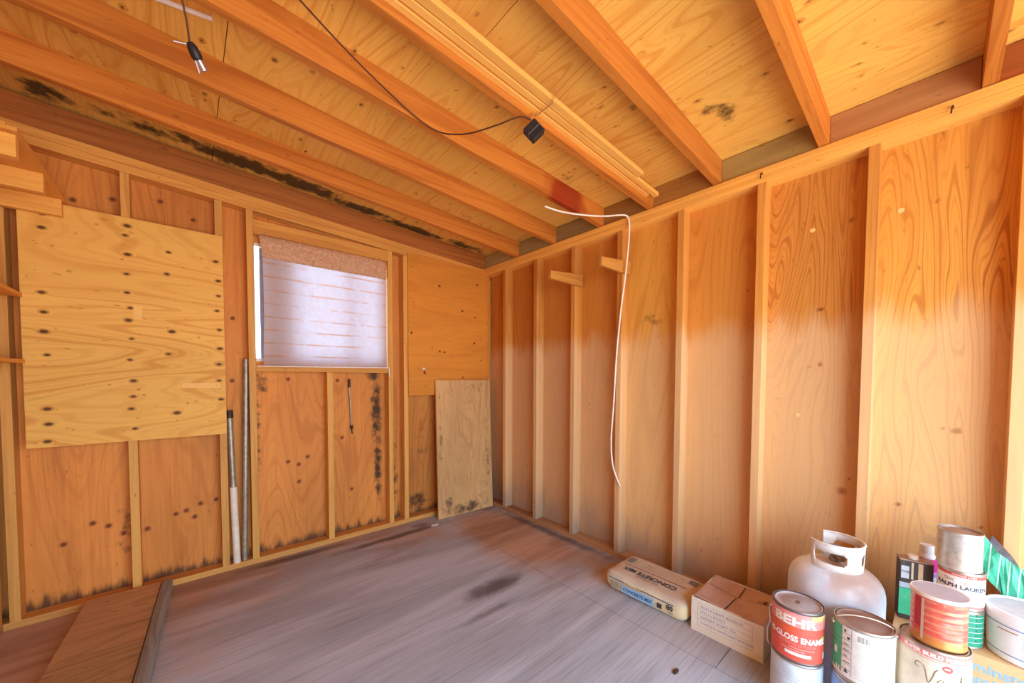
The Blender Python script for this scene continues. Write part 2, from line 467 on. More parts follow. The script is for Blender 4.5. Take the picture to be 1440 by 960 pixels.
roof_sheet(-1.1, .146, 1.30, 3.4); roof_sheet(.149, 1.36, 1.30, 3.4); roof_sheet(1.363, 2.75, 1.30, 3.4)
roof_sheet(-1.1, .90, FRONT - .3, 1.297); roof_sheet(.903, 2.75, FRONT - .3, 1.297)
RY = [2.540, 2.086, 1.625, 1.240, .833, .362, -.123, -.56, -.98, -1.40]
def red_stain(t, col):
    c = t.n('TexCoord'); d = t.n('VectorMath'); d.operation = 'DISTANCE'; t.l(c.outputs['Object'], d.inputs[0]); d.inputs[1].default_value = (1.90, 1.625, 2.47)
    n = t.noise(t.coords((1, 1, 1)), 9, 4, .6)
    return t.mix(t.ramp(t.math('ADD', d.outputs['Value'], t.math('MULTIPLY', t.math('SUBTRACT', n, .5), .18)), .10, .24, .85, 0.0), col, srgb(150, 34, 14))
M['raft_red'] = wood('rafter_lumber', (198, 124, 56), (156, 82, 30), 0, 5, 7, .045, .55, .4, .12, seed=8.1, vary=.2, sharp=.1, post=red_stain)
def rafter(y, mat, x0=-1.0, x1=2.42, z=zr, h=RH, w=.040):
    bm = bmesh.new(); box(bm, x0, x1, y, y + w, 0, h - .001, .002, shear=z)
    return obj('rafter', bm, mat, ce)
for i, y in enumerate(RY): rafter(y, M['raft_red'] if i == 2 else M['raft'])
rafter(3.052, M['raft_dark'], z=zp, h=.143, w=.04)
ends = [3.05] + RY
for i in range(len(ends) - 1):
    y0, y1 = ends[i + 1] + .041, ends[i] - .001
    onebox('blocking', (2.305, 2.345, y0, y1, 2.387, zr(2.345) + RH - .002), M['block'][i % 8], ce)

# ------------------------------------------------------------------ right wall
SY = [2.710, 2.293, 1.875, 1.460, 1.035, .612, .187, -.221, -.62, -1.03, -1.43]
wr_ = struct(onebox('wall_right', (XR + SD + .013, XR + SD + .03, FRONT - .11, 3.16, -.1, 2.5), M['roofing'], bev=0))
bounds = [3.16] + [y + .019 for y in SY] + [FRONT - .11]
plug = {4: [], 6: [(.429, 2.029), (.467, 1.099)], 7: [(.123, 2.026), (.10, 1.635)]}
for i in range(len(bounds) - 1):
    y1, y0 = bounds[i], bounds[i + 1]
    kn = []
    rr = random.Random(40 + i)
    for k in range(4):
        s_ = rr.uniform(.005, .009); kn.append((rr.uniform(.03, y1 - y0 - .03), rr.uniform(.15, 2.2), s_, s_ * 1.2, rr.uniform(.45, .75)))
    if i == 6: kn += [(.286 - y0, .742, .018, .018, .62), (.389 - y0, 1.63, .012, .009, .9)]
    if i == 7: kn += [(.096 - y0, .726, .010, .009, .7), (-.061 - y0, 1.072, .016, .012, .55)]
    st = []
    if i == 4: st = [(1.28 - y0, 1.69, .12, .05, .55)]
    
    sheet('sheathing', (XR + SD, y0 + .0005, 0), (0, 1, 0), (0, 0, 1), (-1, 0, 0), y1 - y0 - .001, 2.50, .012, .011, M['bay'][min(i, 8)], wr_, knots=kn, stains=st)
for y in SY: onebox('stud', (XR, XR + SD, y, y + .038, .038, 2.311), M['studr'], wr_)
onebox('top_plate', (XR, XR + SD, FRONT, 3.05, 2.311, 2.3485), M['plate_y'], wr_)
onebox('top_plate', (XR - .001, XR + SD, FRONT, 3.05, 2.3495, 2.386), M['plate_y'], wr_)
onebox('sill_plate', (XR, XR + SD, FRONT, 3.05, 0.0005, .038), M['sill_y'], wr_)
M['patch'] = plain('hole_light_pale', (246, 206, 140), .6)  # pale discs: light showing through sheathing holes, put into their colour
for y, z in [(.429, 2.029), (.467, 1.099), (.123, 2.026)]:
    bm = bmesh.new(); bmesh.ops.create_cone(bm, cap_ends=True, segments=20, radius1=.011, radius2=.010, depth=.002, matrix=Matrix.Translation((XR + SD - .001, y, z)) @ Matrix.Rotation(rad(90), 4, 'Y'))
    obj('plug', bm, M['patch'], wr_)

# ------------------------------------------------------------------ back wall
WX0, WX1, WZ0, WZ1 = .362, 1.268, 1.395, 2.215     # glazed opening
YS = YL + SD
wb_ = struct(root('wall_back', None, None))
kb = [(-.42, .45), (-.53, .36), (-.30, .36), (-.36, .42), (-.20, .36), (-.07, .42), (.02, .38), (.05, .46), (-.02, .43), (.13, .47), (.55, .66), (.62, .63), (.68, .68), (.56, 1.27), (.9, 1.26), (.93, .8), (1.0, .37), (.62, .5), (.85, .3), (.23, 1.26), (.24, 1.68), (-.45, 2.25), (-.1, 2.35), (.05, 2.28), (-.3, 2.3)]
def back_sheet(x0, x1, z0, z1, stains=()):
    kn = [(x - x0, z - z0, .013, .013, .95) for x, z in kb]
    st = [(x - x0, z - z0, *r) for x, z, *r in stains]
    sheet('sheathing', (x0, YS, z0), (1, 0, 0), (0, 0, 1), (0, -1, 0), x1 - x0, z1 - z0, .012, .009, M['back'], wb_, knots=kn, stains=st)
stb = [(1.21, 1.0, .05, .34, .85), (1.22, .5, .04, .35, .8), (1.19, 1.3, .07, .06, .8), (.39, 1.25, .05, .1, .7), (.37, .9, .025, .5, .6), (1.36, .4, .05, .5, .6), (1.56, .15, .2, .1, .7), (1.62, .6, .1, .4, .45), (-.27, .4, .06, .25, .55), (.1, 2.3, .1, .15, .4)]
back_sheet(-.83, WX0, 0, 2.74, stb)
back_sheet(WX1, 2.40, 0, 2.60, stb)
back_sheet(WX0, WX1, 0, WZ0, stb)
back_sheet(WX0, WX1, WZ1, 2.66, stb)
onebox('siding', (-.86, WX0, YS + .013, YS + .03, -.1, 2.74), M['roofing'], wb_, bev=0)
onebox('siding', (WX1, 2.42, YS + .013, YS + .03, -.1, 2.60), M['roofing'], wb_, bev=0)
onebox('siding', (WX0, WX1, YS + .013, YS + .03, -.1, WZ0), M['roofing'], wb_, bev=0)
onebox('siding', (WX0, WX1, YS + .013, YS + .03, WZ1, 2.66), M['roofing'], wb_, bev=0)
def back_stud(x0, x1, top=None, z0=.038):
    bm = bmesh.new()
    zt = min(zp(x0), zp(x1)) - .091 if top is None else top
    box(bm, x0, x1, YL, YS, z0, zt)
    return obj('stud', bm, M['studz'], wb_)
for x0, x1 in [(-.700, -.664), (-.262, -.224), (.152, .190), (.316, .354), (1.284, 1.322), (1.420, 1.460), (1.86, 1.898), (2.335, 2.373)]: back_stud(x0, x1)
back_stud(.802, .842, 1.322)
for dz in (-.045, -.0905):
    bm = bmesh.new(); box(bm, -.80, 2.36, YL - (.0 if dz < -.05 else .001), YS - .001, dz, dz + .0445, .002, shear=zp)
    obj('top_plate', bm, M['plate_x'], wb_)
onebox('sill_plate', (-.80, XR - .001, YL, YS - .001, .0005, .038), M['sill_x'], wb_)
onebox('header', (.355, 1.283, YL + .002, YL + .04, 2.258, 2.345), M['plate_x'], wb_)
onebox('window_sill', (.355, 1.283, YL + .002, YS - .002, 1.323, 1.357), M['plate_x'], wb_)

# ------------------------------------------------------------------ window
def glass_mat():
    t = NT('dusty_glass')
    tr = t.n('BsdfTransparent'); tr.inputs[0].default_value = (.93, .96, 1, 1)
    gl = t.n('BsdfGlossy'); gl.inputs['Roughness'].default_value = .05
    ms = t.n('MixShader'); ms.inputs[0].default_value = .06
    t.l(tr.outputs[0], ms.inputs[1]); t.l(gl.outputs[0], ms.inputs[2]); t.l(ms.outputs[0], t.out.inputs[0])
    return t.m
def film_mat():
    """clouded plastic / cloth over the window: lets a soft part of the daylight through"""
    t = NT('clouded_window_sheet')
    n = t.noise(t.coords((1, 1, 1)), 42, 6, .75)
    z = t.axis(2)
    w = t.n('TexWave'); w.bands_direction = 'Z'; w.inputs['Scale'].default_value = 3.4
    w.inputs['Distortion'].default_value = 1.2; w.inputs['Detail'].default_value = 3
    t.l(t.coords((.35, 1, 1)), w.inputs[0])
    ln = t.ramp(w.outputs['Fac'], .93, 1.0)
    n2 = t.noise(t.coords((1, 1, 1), (3, 3, 3)), 5, 4, .6)
    col = t.mix(t.math('MULTIPLY', t.ramp(n, .35, .7), .45), srgb(162, 164, 176), srgb(122, 114, 122))
    col = t.mix(t.math('MULTIPLY', t.math('MULTIPLY', ln, t.ramp(n2, .4, .6)), .7), col, srgb(150, 96, 60))
    d = t.n('BsdfDiffuse'); t.l(t.mix(t.ramp(n, .35, .7, .6, .95), col, srgb(222, 166, 124)), d.inputs[0])
    tl = t.n('BsdfTranslucent'); t.l(col, tl.inputs[0])
    tr = t.n('BsdfTransparent'); t.l(col, tr.inputs[0])
    a = t.n('MixShader'); a.inputs[0].default_value = .38
    t.l(d.outputs[0], a.inputs[1]); t.l(tl.outputs[0], a.inputs[2])
    b = t.n('MixShader'); t.l(t.ramp(n, .3, .75, .03, .0), b.inputs[0])
    t.l(a.outputs[0], b.inputs[1]); t.l(tr.outputs[0], b.inputs[2]); t.l(b.outputs[0], t.out.inputs[0])
    return t.m
M['glass'] = glass_mat(); M['film'] = film_mat()
M['white_trim'] = plain('white_paint', (226, 220, 214), .5, dirt=(180, 150, 120), dirt_amt=.3)
win = struct(onebox('window_1', (WX0, WX1, YS + .012, YS + .016, WZ0, WZ1), M['glass'], bev=0))
wf = bmesh.new()
for d in [(WX0, WX1, YS - .002, YS + .03, WZ0, WZ0 + .022), (WX0, WX1, YS - .002, YS + .03, WZ1 - .02, WZ1), (WX0, WX0 + .006, YS - .002, YS + .03, WZ0, WZ1), (WX1 - .02, WX1, YS - .002, YS + .03, WZ0, WZ1)]: box(wf, *d)
obj('window_frame', wf, M['white_trim'], win)
onebox('mullion', (.985, 1.045, YS + .034, YS + .07, WZ0, WZ1), M['white_trim'], win)
onebox('mullion', (.40, .60, YS + .034, YS + .05, WZ0, WZ1), plain('lavender_board', (150, 140, 152), .7), win)
# sheet hung over the opening
def film(name):
    bm = bmesh.new(); nx, nz = 40, 44
    g = []
    for i in range(nx + 1):
        row = []
        for k in range(nz + 1):
            u, w_ = i / nx, k / nz
            xl = .402 + .010 * math.sin(w_ * 3) - (.016 * max(0, w_ - .88) / .12)
            x = xl + u * (1.279 - xl)
            z = 1.362 + w_ * (2.262 - 1.362)
            y = 3.082 + .004 * math.sin(7 * u + 2 * w_) * (1 - w_) + .002 * math.sin(23 * u)
            row.append(bm.verts.new((x, y, z)))
        g.append(row)
    for i in range(nx):
        for k in range(nz): bm.faces.new([g[i][k], g[i + 1][k], g[i + 1][k + 1], g[i][k + 1]])
    return obj(name, bm, M['film'], None, True)
M['overlay'] = plain('tan_fibre_overlay', (206, 160, 126), .85, noise=.22, nscale=55, dirt=(160, 108, 78), dirt_amt=.6, dscale=38)
fm = tag(film('window_covering'), 'clouded translucent sheet with a tan top hem stretched over the window opening', 'window covering')
bm = bmesh.new(); g_ = [[bm.verts.new((.388 + .018 * (1 - k / 4) + (1.2795 - .388 - .018 * (1 - k / 4)) * i / 30, 3.0785 + .003 * math.sin(i * .7), 2.107 + .1555 * k / 4)) for k in range(5)] for i in range(31)]
for i in range(30):
    for k in range(4): bm.faces.new([g_[i][k], g_[i + 1][k], g_[i + 1][k + 1], g_[i][k + 1]])
hm = obj('top_overlay', bm, M['overlay'], fm, True); sm_ = hm.modifiers.new('thickness', 'SOLIDIFY'); sm_.thickness = .0015  # added strip standing in for the wall that shows tan behind the sheet
M['white_rope'] = plain('white_plastic', (246, 236, 222), .45)
bm = bmesh.new(); tube(bm, [(1.279, 3.062, 2.11), (1.280, 3.060, 1.8), (1.279, 3.062, 1.366)], .004, 8, sub=3)
tube(bm, [(1.279, 3.062, 1.366), (.8, 3.060, 1.362), (.362, 3.062, 1.360)], .0045, 8, sub=3)
tube(bm, [(1.283, 3.046, 1.37), (1.287, 3.045, 1.33), (1.290, 3.046, 1.285)], .004, 8, sub=3)
tag(obj('edge_cord', bm, M['white_rope'], None, True), 'thin white bead along the right and bottom edge of the window sheet', 'cord')

# ------------------------------------------------------------------ left wall and front wall (mostly out of frame, they close the room)
wl_ = struct(onebox('wall_left', (XL - SD - .03, XL - SD - .013, FRONT - .11, 3.16, -.1, 2.72), M['roofing'], bev=0))
sheet('sheathing', (XL - SD, FRONT - .11, 0), (0, 1, 0), (0, 0, 1), (1, 0, 0), 3.27 - FRONT, 2.72, .012, .05, M['inner'], wl_)
for y in (3.005, 2.6, 2.19, 1.78, 1.37, .96, .55, .14, -.27, -.68, -1.1, -1.5): onebox('stud', (XL - SD, XL, y, y + .038, .038, 2.50), M['studz'], wl_)
onebox('top_plate', (XL - SD, XL, FRONT, 3.05, 2.501, 2.575), M['plate_y'], wl_)
onebox('sill_plate', (XL - SD, XL, FRONT, 3.05, .0005, .038), M['sill_y'], wl_)
wfr = struct(root('wall_front', None, None))
onebox('sheathing', (-.84, DOOR[0], FRONT - .1, FRONT - .088, 0, 2.72), M['inner'], wfr, bev=0)
onebox('sheathing', (DOOR[1], 2.42, FRONT - .1, FRONT - .088, 0, 2.55), M['inner'], wfr, bev=0)
onebox('sheathing', (DOOR[0], DOOR[1], FRONT - .1, FRONT - .088, DOOR[2], 2.70), M['inner'], wfr, bev=0)
for x in (-.80, DOOR[0] - .04, DOOR[1] + .002, 2.25): onebox('stud', (x, x + .038, FRONT - .088, FRONT, .038, 2.36), M['studz'], wfr)
onebox('header', (DOOR[0] - .04, DOOR[1] + .04, FRONT - .088, FRONT, DOOR[2], DOOR[2] + .14), M['plate_x'], wfr)

# ------------------------------------------------------------------ boards fixed to or leaning on the back wall
def board_root(name, loc, label, cat, group=None, rot=None): return empty(name, loc, 0, label, cat, group, rot)
PX0, PZ0, PW, PH = -.622, .916, .810, 1.266
def px(x, y):   # knots of the pale panel, read as metres from its lower left corner
    return x, y
kn = []
for x, y in [(.075, 1.20), (.075, 1.13), (.065, .80), (.072, .70), (.068, .60), (.08, .48), (.07, .20), (.075, .12), (.065, .03),
             (.385, 1.22), (.375, 1.165), (.385, 1.06), (.38, .95), (.378, .845), (.385, .76), (.378, .69), (.39, .585), (.383, .465), (.385, .345), (.39, .255), (.383, .185), (.395, .07),
             (.555, 1.11), (.54, .98), (.565, .64), (.548, .505), (.57, .15), (.78, 1.10), (.78, .98), (.778, .885), (.78, .79), (.785, .67), (.785, .55), (.782, .45), (.78, .345), (.785, .225)]:
    s_ = rng.uniform(.008, .0125); kn.append((x + rng.uniform(-.006, .006), y, s_ * 1.45, s_ * .85, rng.uniform(.8, 1.0)))
for k in range(16): kn.append((rng.uniform(.05, .78), rng.uniform(.05, 1.22), .006, .004, rng.uniform(.55, .8)))
t_ = board_root('plywood_sheet', (PX0, YL, PZ0), 'large pale knotty plywood panel nailed across the studs left of the window', 'plywood panel')
sheet('board', (0, -.014, 0), (1, 0, 0), (0, 0, 1), (0, -1, 0), PW, PH, .0115, .0055, M['panel'], t_, knots=kn, tones=())
M['pale_patch'] = wood('boat_patch', (248, 200, 132), (228, 164, 92), 0, 4, 3, .1, .3, .3, .05, seed=33)
onebox('repair_patch', (.60, .78, -.0148, -.0139, .30, .33), M['pale_patch'], t_, bev=0)
onebox('repair_patch', (.40, .435, -.0148, -.0139, .70, .775), M['pale_patch'], t_, bev=0)

t_ = board_root('plywood_sheet', (1.457, YL, 1.127), 'orange plywood panel nailed between the window and the corner', 'plywood panel')
kn = [(.31, 1.0, .011, .009, 1), (.735, 1.08, .010, .009, 1), (.56, .80, .010, .009, 1), (.71, .755, .009, .008, .9), (.70, .50, .011, .009, 1), (.31, .40, .010, .008, 1), (.36, .395, .014, .008, .8), (.565, .16, .01, .008, .9), (.03, .55, .009, .012, .9), (.05, .82, .006, .006, .8), (.03, 1.12, .006, .006, .8), (.35, .72, .006, .005, .7), (.40, .5, .008, .006, .6), (.78, .33, .01, .008, .7)]
me_ = sheet('board', (0, -.014, 0), (1, 0, 0), (0, 0, 1), (0, -1, 0), .876, 1.235, .0115, .007, M['panel2'], t_, knots=kn)

lean_b0, lean_t0 = Vector((1.685, 2.925, .002)), Vector((1.708, 3.012, 1.262))
t_ = board_root('plywood_offcut', tuple(lean_b0), 'weathered plywood offcut leaning against the back wall in the corner', 'board')
u_ = Vector((.598, -.030, 0)); lu = u_.length; u_.normalize()
v_ = (lean_t0 - lean_b0); lv = v_.length; v_.normalize()
n_ = u_.cross(v_); n_.normalize()
rr = random.Random(3)
sheet('board', (0, 0, 0), u_, v_, n_, lu, lv, .018, .01, M['lean'], t_, knots=[(.17, 1.16, .006, .006, .9), (.35, .3, .006, .005, .7)],
      stains=[(.3, .05, .3, .06, .75), (.12, .12, .05, .1, .7), (.55, .6, .05, .5, .5), (.5, .2, .1, .2, .5), (.04, .7, .025, .3, .55), (.04, 1.1, .02, .1, .5), (.45, 1.2, .15, .06, .5)])

# ------------------------------------------------------------------ pipes and small hardware on the back wall
M['zinc'] = plain('galvanised_pipe', (168, 158, 138), .45, .55, .25, 30, dirt=(110, 96, 78), dirt_amt=.6)
M['pvc'] = plain('white_sleeve', (232, 218, 196), .5, dirt=(200, 170, 130), dirt_amt=.4)
M['black'] = plain('black_plastic', (38, 36, 38), .45)
M['dark_iron'] = plain('dark_iron', (70, 52, 42), .6, .5)
t_ = empty('pipe', (.229, 3.062, .039), 0, 'short galvanised pipe with a white lower half standing against the back wall', 'pipe')
P0, P1 = Vector((0, 0, 0)), Vector((-.022, .026, 1.024))
bm = bmesh.new(); tube(bm, [P0.lerp(P1, .46), P0.lerp(P1, .965)], .0165, 18, smoothed=False); obj('pipe_tube', bm, M['zinc'], t_, True)
bm = bmesh.new(); tube(bm, [P0 + Vector((0, 0, .001)), P0.lerp(P1, .50)], .0205, 18, smoothed=False); obj('white_sleeve', bm, M['pvc'], t_, True)
bm = bmesh.new(); tube(bm, [P0.lerp(P1, .95), P0.lerp(P1, 1.0)], .020, 18, smoothed=False); obj('pipe_cap', bm, M['dark_iron'], t_, True)
t_ = empty('pipe', (.272, 3.075, .039), 0, 'tall galvanised pipe standing against the stud at the left edge of the window', 'pipe')
bm = bmesh.new(); tube(bm, [(0, 0, .001), (.033, .024, 1.366)], .0165, 18, smoothed=False); obj('pipe_tube', bm, M['zinc'], t_, True)
bm = bmesh.new(); tube(bm, [(.0300, .0218, 1.24), (.0304, .0221, 1.258)], .0185, 18, smoothed=False); obj('pipe_collar', bm, M['zinc'], t_, True)
t_ = empty('metal_rod', (.985, YS, 1.24), 0, 'thin metal rod hanging from a nail below the window', 'rod')
bm = bmesh.new(); tube(bm, [(0, -.018, -.03), (.008, -.014, -.2), (.016, -.012, -.36)], .0065, 10); obj('rod', bm, M['zinc'], t_, True)
bm = bmesh.new(); tube(bm, [(0, .001, .0), (0, -.03, .002)], .004, 8, smoothed=False); tube(bm, [(0, -.02, .03), (0, -.02, -.035)], .009, 10, smoothed=False); obj('nail', bm, M['dark_iron'], t_, True)
bm = bmesh.new(); tube(bm, [(.015, -.013, -.345), (.018, -.012, -.375)], .012, 10, smoothed=False); tube(bm, [(.018, -.012, -.375), (.022, -.012, -.415)], .004, 8, smoothed=False); obj('knob', bm, M['dark_iron'], t_, True)
t_ = empty('wall_hook', (1.602, YL - .014, 1.352), 0, 'small white and red hook screwed to the orange panel near the corner', 'hook')
bm = bmesh.new(); box(bm, -.010, .010, -.008, 0, -.006, .022, .003); obj('hook_plate', bm, plain('white_hook', (236, 228, 226), .4), t_)
bm = bmesh.new(); tube(bm, [(0, -.006, 0), (0, -.018, -.012), (.004, -.022, -.028), (.012, -.012, -.034)], .006, 8); obj('hook_tip', bm, plain('red_hook', (190, 44, 34), .4), t_, True)

# ------------------------------------------------------------------ shelves on the left wall
t_ = empty('wall_shelf', (XL, 2.65, 2.19), 0, 'high plywood shelf on three brackets in the upper left corner', 'shelf')
bm = bmesh.new(); box(bm, -.02, .262, -.366, .385, .006, .022); obj('shelf_board', bm, M['shelf'], t_)
for y in (-.335, .022, .346):
    bm = bmesh.new(); box(bm, .0005, .251, y, y + .036, -.078, .0055); obj('bracket', bm, M['shelfx'], t_)
t_ = empty('timber_offcut', (-.70, 2.40, 2.2125), 0, 'short timber offcut lying on the high corner shelf', 'timber')
bm = bmesh.new(); box(bm, -.08, .20, -.045, .045, .0005, .038); obj('timber_piece', bm, M['shelfx'], t_)
for z, lb, g in ((1.692, 'upper of the two narrow plywood shelves beside the pale panel', 0), (1.360, 'lower of the two narrow plywood shelves beside the pale panel', 1)):
    t_ = empty('narrow_shelf', (XL, 2.7, z), 0, lb, 'shelf', 'narrow shelves on the left wall')
    bm = bmesh.new(); box(bm, .0005, .106, -.35, .335, -.009, .009, .001); obj('shelf_board', bm, M['shelf'], t_)
    for y in (-.08, .3115):
        bm = bmesh.new(); box(bm, .0005, .03, y, y + .02, -.045, -.0095, .001); obj('bracket', bm, M['shelfx'], t_)

# ------------------------------------------------------------------ arms on the right wall
for (x0, y, z, lb) in ((1.995, SY[2], 2.003, 'wooden arm sticking out from the stud nearer the corner'), (2.028, SY[3], 2.012, 'wooden arm sticking out from the stud beside the white cable')):
    t_ = empty('wooden_arm', (XR, y, z), 0, lb, 'wooden arm', 'arms on the right wall')
    bm = bmesh.new(); vv = box(bm, x0 - XR, .075, -.0205, -.0005, 0, .058, .001)
    for v in vv:
        if v.co.z > .03: v.co.z += .10 * (v.co.x - (x0 - XR))
    obj('arm', bm, M['plate_x'], t_)

# ------------------------------------------------------------------ strips laid along a rafter, cords on the ceiling
for (y0, y1, dz, th, x1, lb) in ((1.2150, 1.2395, .030, .022, 2.198, 'thin timber strip held tight against the rafter, innermost of three'),
                                 (1.1760, 1.2050, .032, .022, 2.245, 'thin timber strip in the middle of three along the rafter'),
                                 (1.1330, 1.1700, .034, .024, 1.985, 'widest timber strip, outermost of three along the rafter')):
    t_ = empty('timber_strip', (x1, (y0 + y1) / 2, zr(x1) + dz), 0, lb, 'timber strip', 'timber strips along the rafter')
    bm = bmesh.new(); box(bm, -1.0 - x1, 0, y0 - (y0 + y1) / 2, y1 - (y0 + y1) / 2, 0, th, .0015, shear=lambda x: -S * x)
    obj('strip', bm, M['stick'], t_)
M['wire'] = plain('bright_wire', (206, 178, 120), .4, .6)
def on_rafter(x, dz): return zr(x) + dz
t_ = empty('wire_hook', (1.22, 1.239, on_rafter(1.22, .02)), 0, 'bent wire hook carrying the three timber strips and the black box', 'hook')
bm = bmesh.new(); tube(bm, [(0, .0, .004), (0, -.012, .0), (.0, -.06, .0), (0, -.116, .006), (0, -.120, .05)], .0028, 8)
tube(bm, [(0, -.004, .006), (-.03, -.012, -.012), (-.045, -.02, -.045)], .0028, 8)
obj('hook_wire', bm, M['wire'], t_, True)
M['cord'] = plain('dark_cord', (84, 44, 22), .6)
t_ = empty('ceiling_cord', (1.165, 1.215, 2.41), 0, 'thin dark cord slung under the rafters to a black plug box', 'cord')
o0 = Vector((1.165, 1.215, 2.41))
bm = bmesh.new()
tube(bm, [Vector(p) - o0 for p in [(1.165, 1.215, 2.425), (1.12, 1.235, 2.428), (1.06, 1.32, 2.408), (1.0, 1.44, 2.405), (.96, 1.54, 2.432), (.93, 1.612, 2.468), (.84, 1.612, 2.478), (.70, 1.60, 2.515), (.50, 1.535, 2.54), (.28, 1.46, 2.585), (.10, 1.38, 2.62), (-.1, 1.30, 2.66)]], .0032, 8)
obj('cord', bm, M['cord'], t_, True)
bm = bmesh.new(); box(bm, -.034, .034, -.018, .018, -.034, .034, .005, rot=Matrix.Translation((.012, -.012, -.035)) @ Matrix.Rotation(rad(-38), 4, 'Z') @ Matrix.Rotation(rad(45), 4, 'Y'))
pb = obj('plug_box', bm, M['black'], t_)
bm = bmesh.new(); box(bm, -.0015, .0015, -.0192, .0192, -.035, .035, .0005, rot=Matrix.Translation((.012, -.012, -.035)) @ Matrix.Rotation(rad(-38), 4, 'Z') @ Matrix.Rotation(rad(45), 4, 'Y'))
obj('seam', bm, plain('grey_plastic', (110, 104, 98), .5), pb)
t_ = empty('hanging_socket', (.012, 1.665, 2.535), 0, 'small dark lamp socket dangling from a wire near the top left', 'lamp socket')
bm = bmesh.new(); tube(bm, [(-.004, -.02, .02), (0, 0, -.005), (.012, .03, -.06), (.018, .05, -.11)], .0030, 8); obj('wire', bm, M['cord'], t_, True)
bm = bmesh.new(); lathe(bm, [(0, 0), (.007, -.001), (.012, -.012), (.013, -.035), (.010, -.042), (0, -.043)], 20)
so = obj('socket', bm, M['black'], t_, True); so.scale = (1.3, 1.3, 1.15); so.location = (.018, .05, -.105); so.rotation_euler = (rad(18), rad(-30), 0)
bm = bmesh.new(); tube(bm, [(.002, 0, -.040), (.003, 0, -.068)], .007, 8, smoothed=False)
M['prong'] = plain('steel_prong', (176, 168, 172), .35, .7)
obj('prong', bm, M['prong'], so, True)
bm = bmesh.new(); tube(bm, [(-.007, .002, -.04), (-.012, .002, -.072)], .003, 8, smoothed=False); obj('prong', bm, M['prong'], so, True)
bm = bmesh.new(); tube(bm, [(-.008, .004, -.004), (-.034, .008, .004)], .002, 6, smoothed=False); obj('bare_wire', bm, M['prong'], so, True)
t_ = empty('white_cable', (2.285, 1.41, 2.39), 0, 'stiff white cable draped over the top plate and hanging down the right wall', 'cable')
o0 = Vector((2.285, 1.41, 2.39))
bm = bmesh.new()
tube(bm, [Vector(p) - o0 for p in [(1.73, 1.665, 2.372), (1.83, 1.615, 2.352), (1.98, 1.55, 2.352), (2.12, 1.49, 2.366), (2.235, 1.425, 2.385), (2.268, 1.405, 2.372), (2.278, 1.40, 2.32), (2.28, 1.405, 2.20), (2.272, 1.422, 1.98), (2.276, 1.455, 1.76), (2.276, 1.485, 1.45), (2.27, 1.50, 1.10), (2.268, 1.515, .85), (2.272, 1.505, .68), (2.28, 1.475, .58), (2.283, 1.447, .525)]], .0055, 10)
obj('cable', bm, M['white_rope'], t_, True)
t_ = empty('white_batten', (.100, 1.851, 2.645), 0, 'thin white strip lying along the far side of a rafter at top left', 'strip')
bm = bmesh.new(); tube(bm, [(0, 0, 0), (-.164, .041, .004), (-.6, .15, .020)], .009, 10); obj('strip', bm, M['white_rope'], t_, True)
M['rust'] = plain('rusty_nail', (74, 50, 38), .7, .4)
for y, z, lb in ((.630, 2.353, 'bent nail in the top plate above the middle stud of the right wall'), (-.013, 2.350, 'bent nail in the top plate at the right edge of the picture')):
    t_ = empty('nail', (XR, y, z), 0, lb, 'nail', 'bent nails in the top plate')
    bm = bmesh.new(); tube(bm, [(.004, 0, .002), (-.014, 0, .004), (-.018, .002, -.006), (-.017, .004, -.024)], .0028, 8); lathe(bm, [(0, 0), (.005, 0), (.005, .002), (0, .002)], 10)
    obj('nail_shaft', bm, M['rust'], t_, True)

# ------------------------------------------------------------------ low platform on the floor at left
t_ = empty('low_platform', (-.30, 2.42, 0), 0, 'low wooden platform with a grey worn rail lying on the floor at left', 'platform')
bm = bmesh.new()
box(bm, -.170, .128, -.62, .600, .0005, .062, .003)
obj('platform_top', bm, M['slab'], t_)
bm = bmesh.new(); box(bm, .130, .178, -.62, .596, .0005, .074, .016)
M['rail_worn'] = M['slab_edge']
ed = obj('edge_rail', bm, M['slab_edge'], t_)
for o_ in list(t_.children):
    for v in o_.data.vertices:           # the platform tapers a little and lies askew
        v.co.x += (v.co.y) * .055

# ------------------------------------------------------------------ bag of concrete mix
def bag_mat():
    t = NT('paper_sack')
    n = t.noise(t.coords(), 9, 5, .65)
    z = t.axis(2)
    col = t.mix(t.ramp(n, .4, .7), srgb(238, 224, 182), srgb(226, 208, 168))
    g = t.n('NewGeometry'); s = t.n('SeparateXYZ'); t.l(g.outputs['Normal'], s.inputs[0])
    y = t.axis(1)
    yel = t.ramp(t.math('ADD', y, t.math('MULTIPLY', n, .06)), -.20, -.245, 0, .8)
    col = t.mix(yel, col, srgb(226, 170, 66))
    du = t.noise(t.coords((1, 1, 1), (3, 1, 1)), 6, 5, .7)
    col = t.mix(t.math('MULTIPLY', t.ramp(t.math('ADD', z, t.math('MULTIPLY', du, .04)), .095, .13), .78), col, srgb(182, 164, 158))
    t.l(col, t.b.inputs['Base Color']); t.b.inputs['Roughness'].default_value = .75
    t.bump(n, .3, .004)
    return t.m
BX0, BX1, BY0, BY1, BH = 1.915, 2.215, .822, 1.312, .118
t_ = empty('concrete_mix_bag', ((BX0 + BX1) / 2, (BY0 + BY1) / 2, 0), 0, 'yellow paper bag of concrete mix lying flat against the right wall', 'bag')
bm = bmesh.new()
hx, hy = (BX1 - BX0) / 2, (BY1 - BY0) / 2
bmesh.ops.create_cube(bm, size=2.0); bmesh.ops.subdivide_edges(bm, edges=bm.edges[:], cuts=20, use_grid_fill=True)
from mathutils import noise as mn
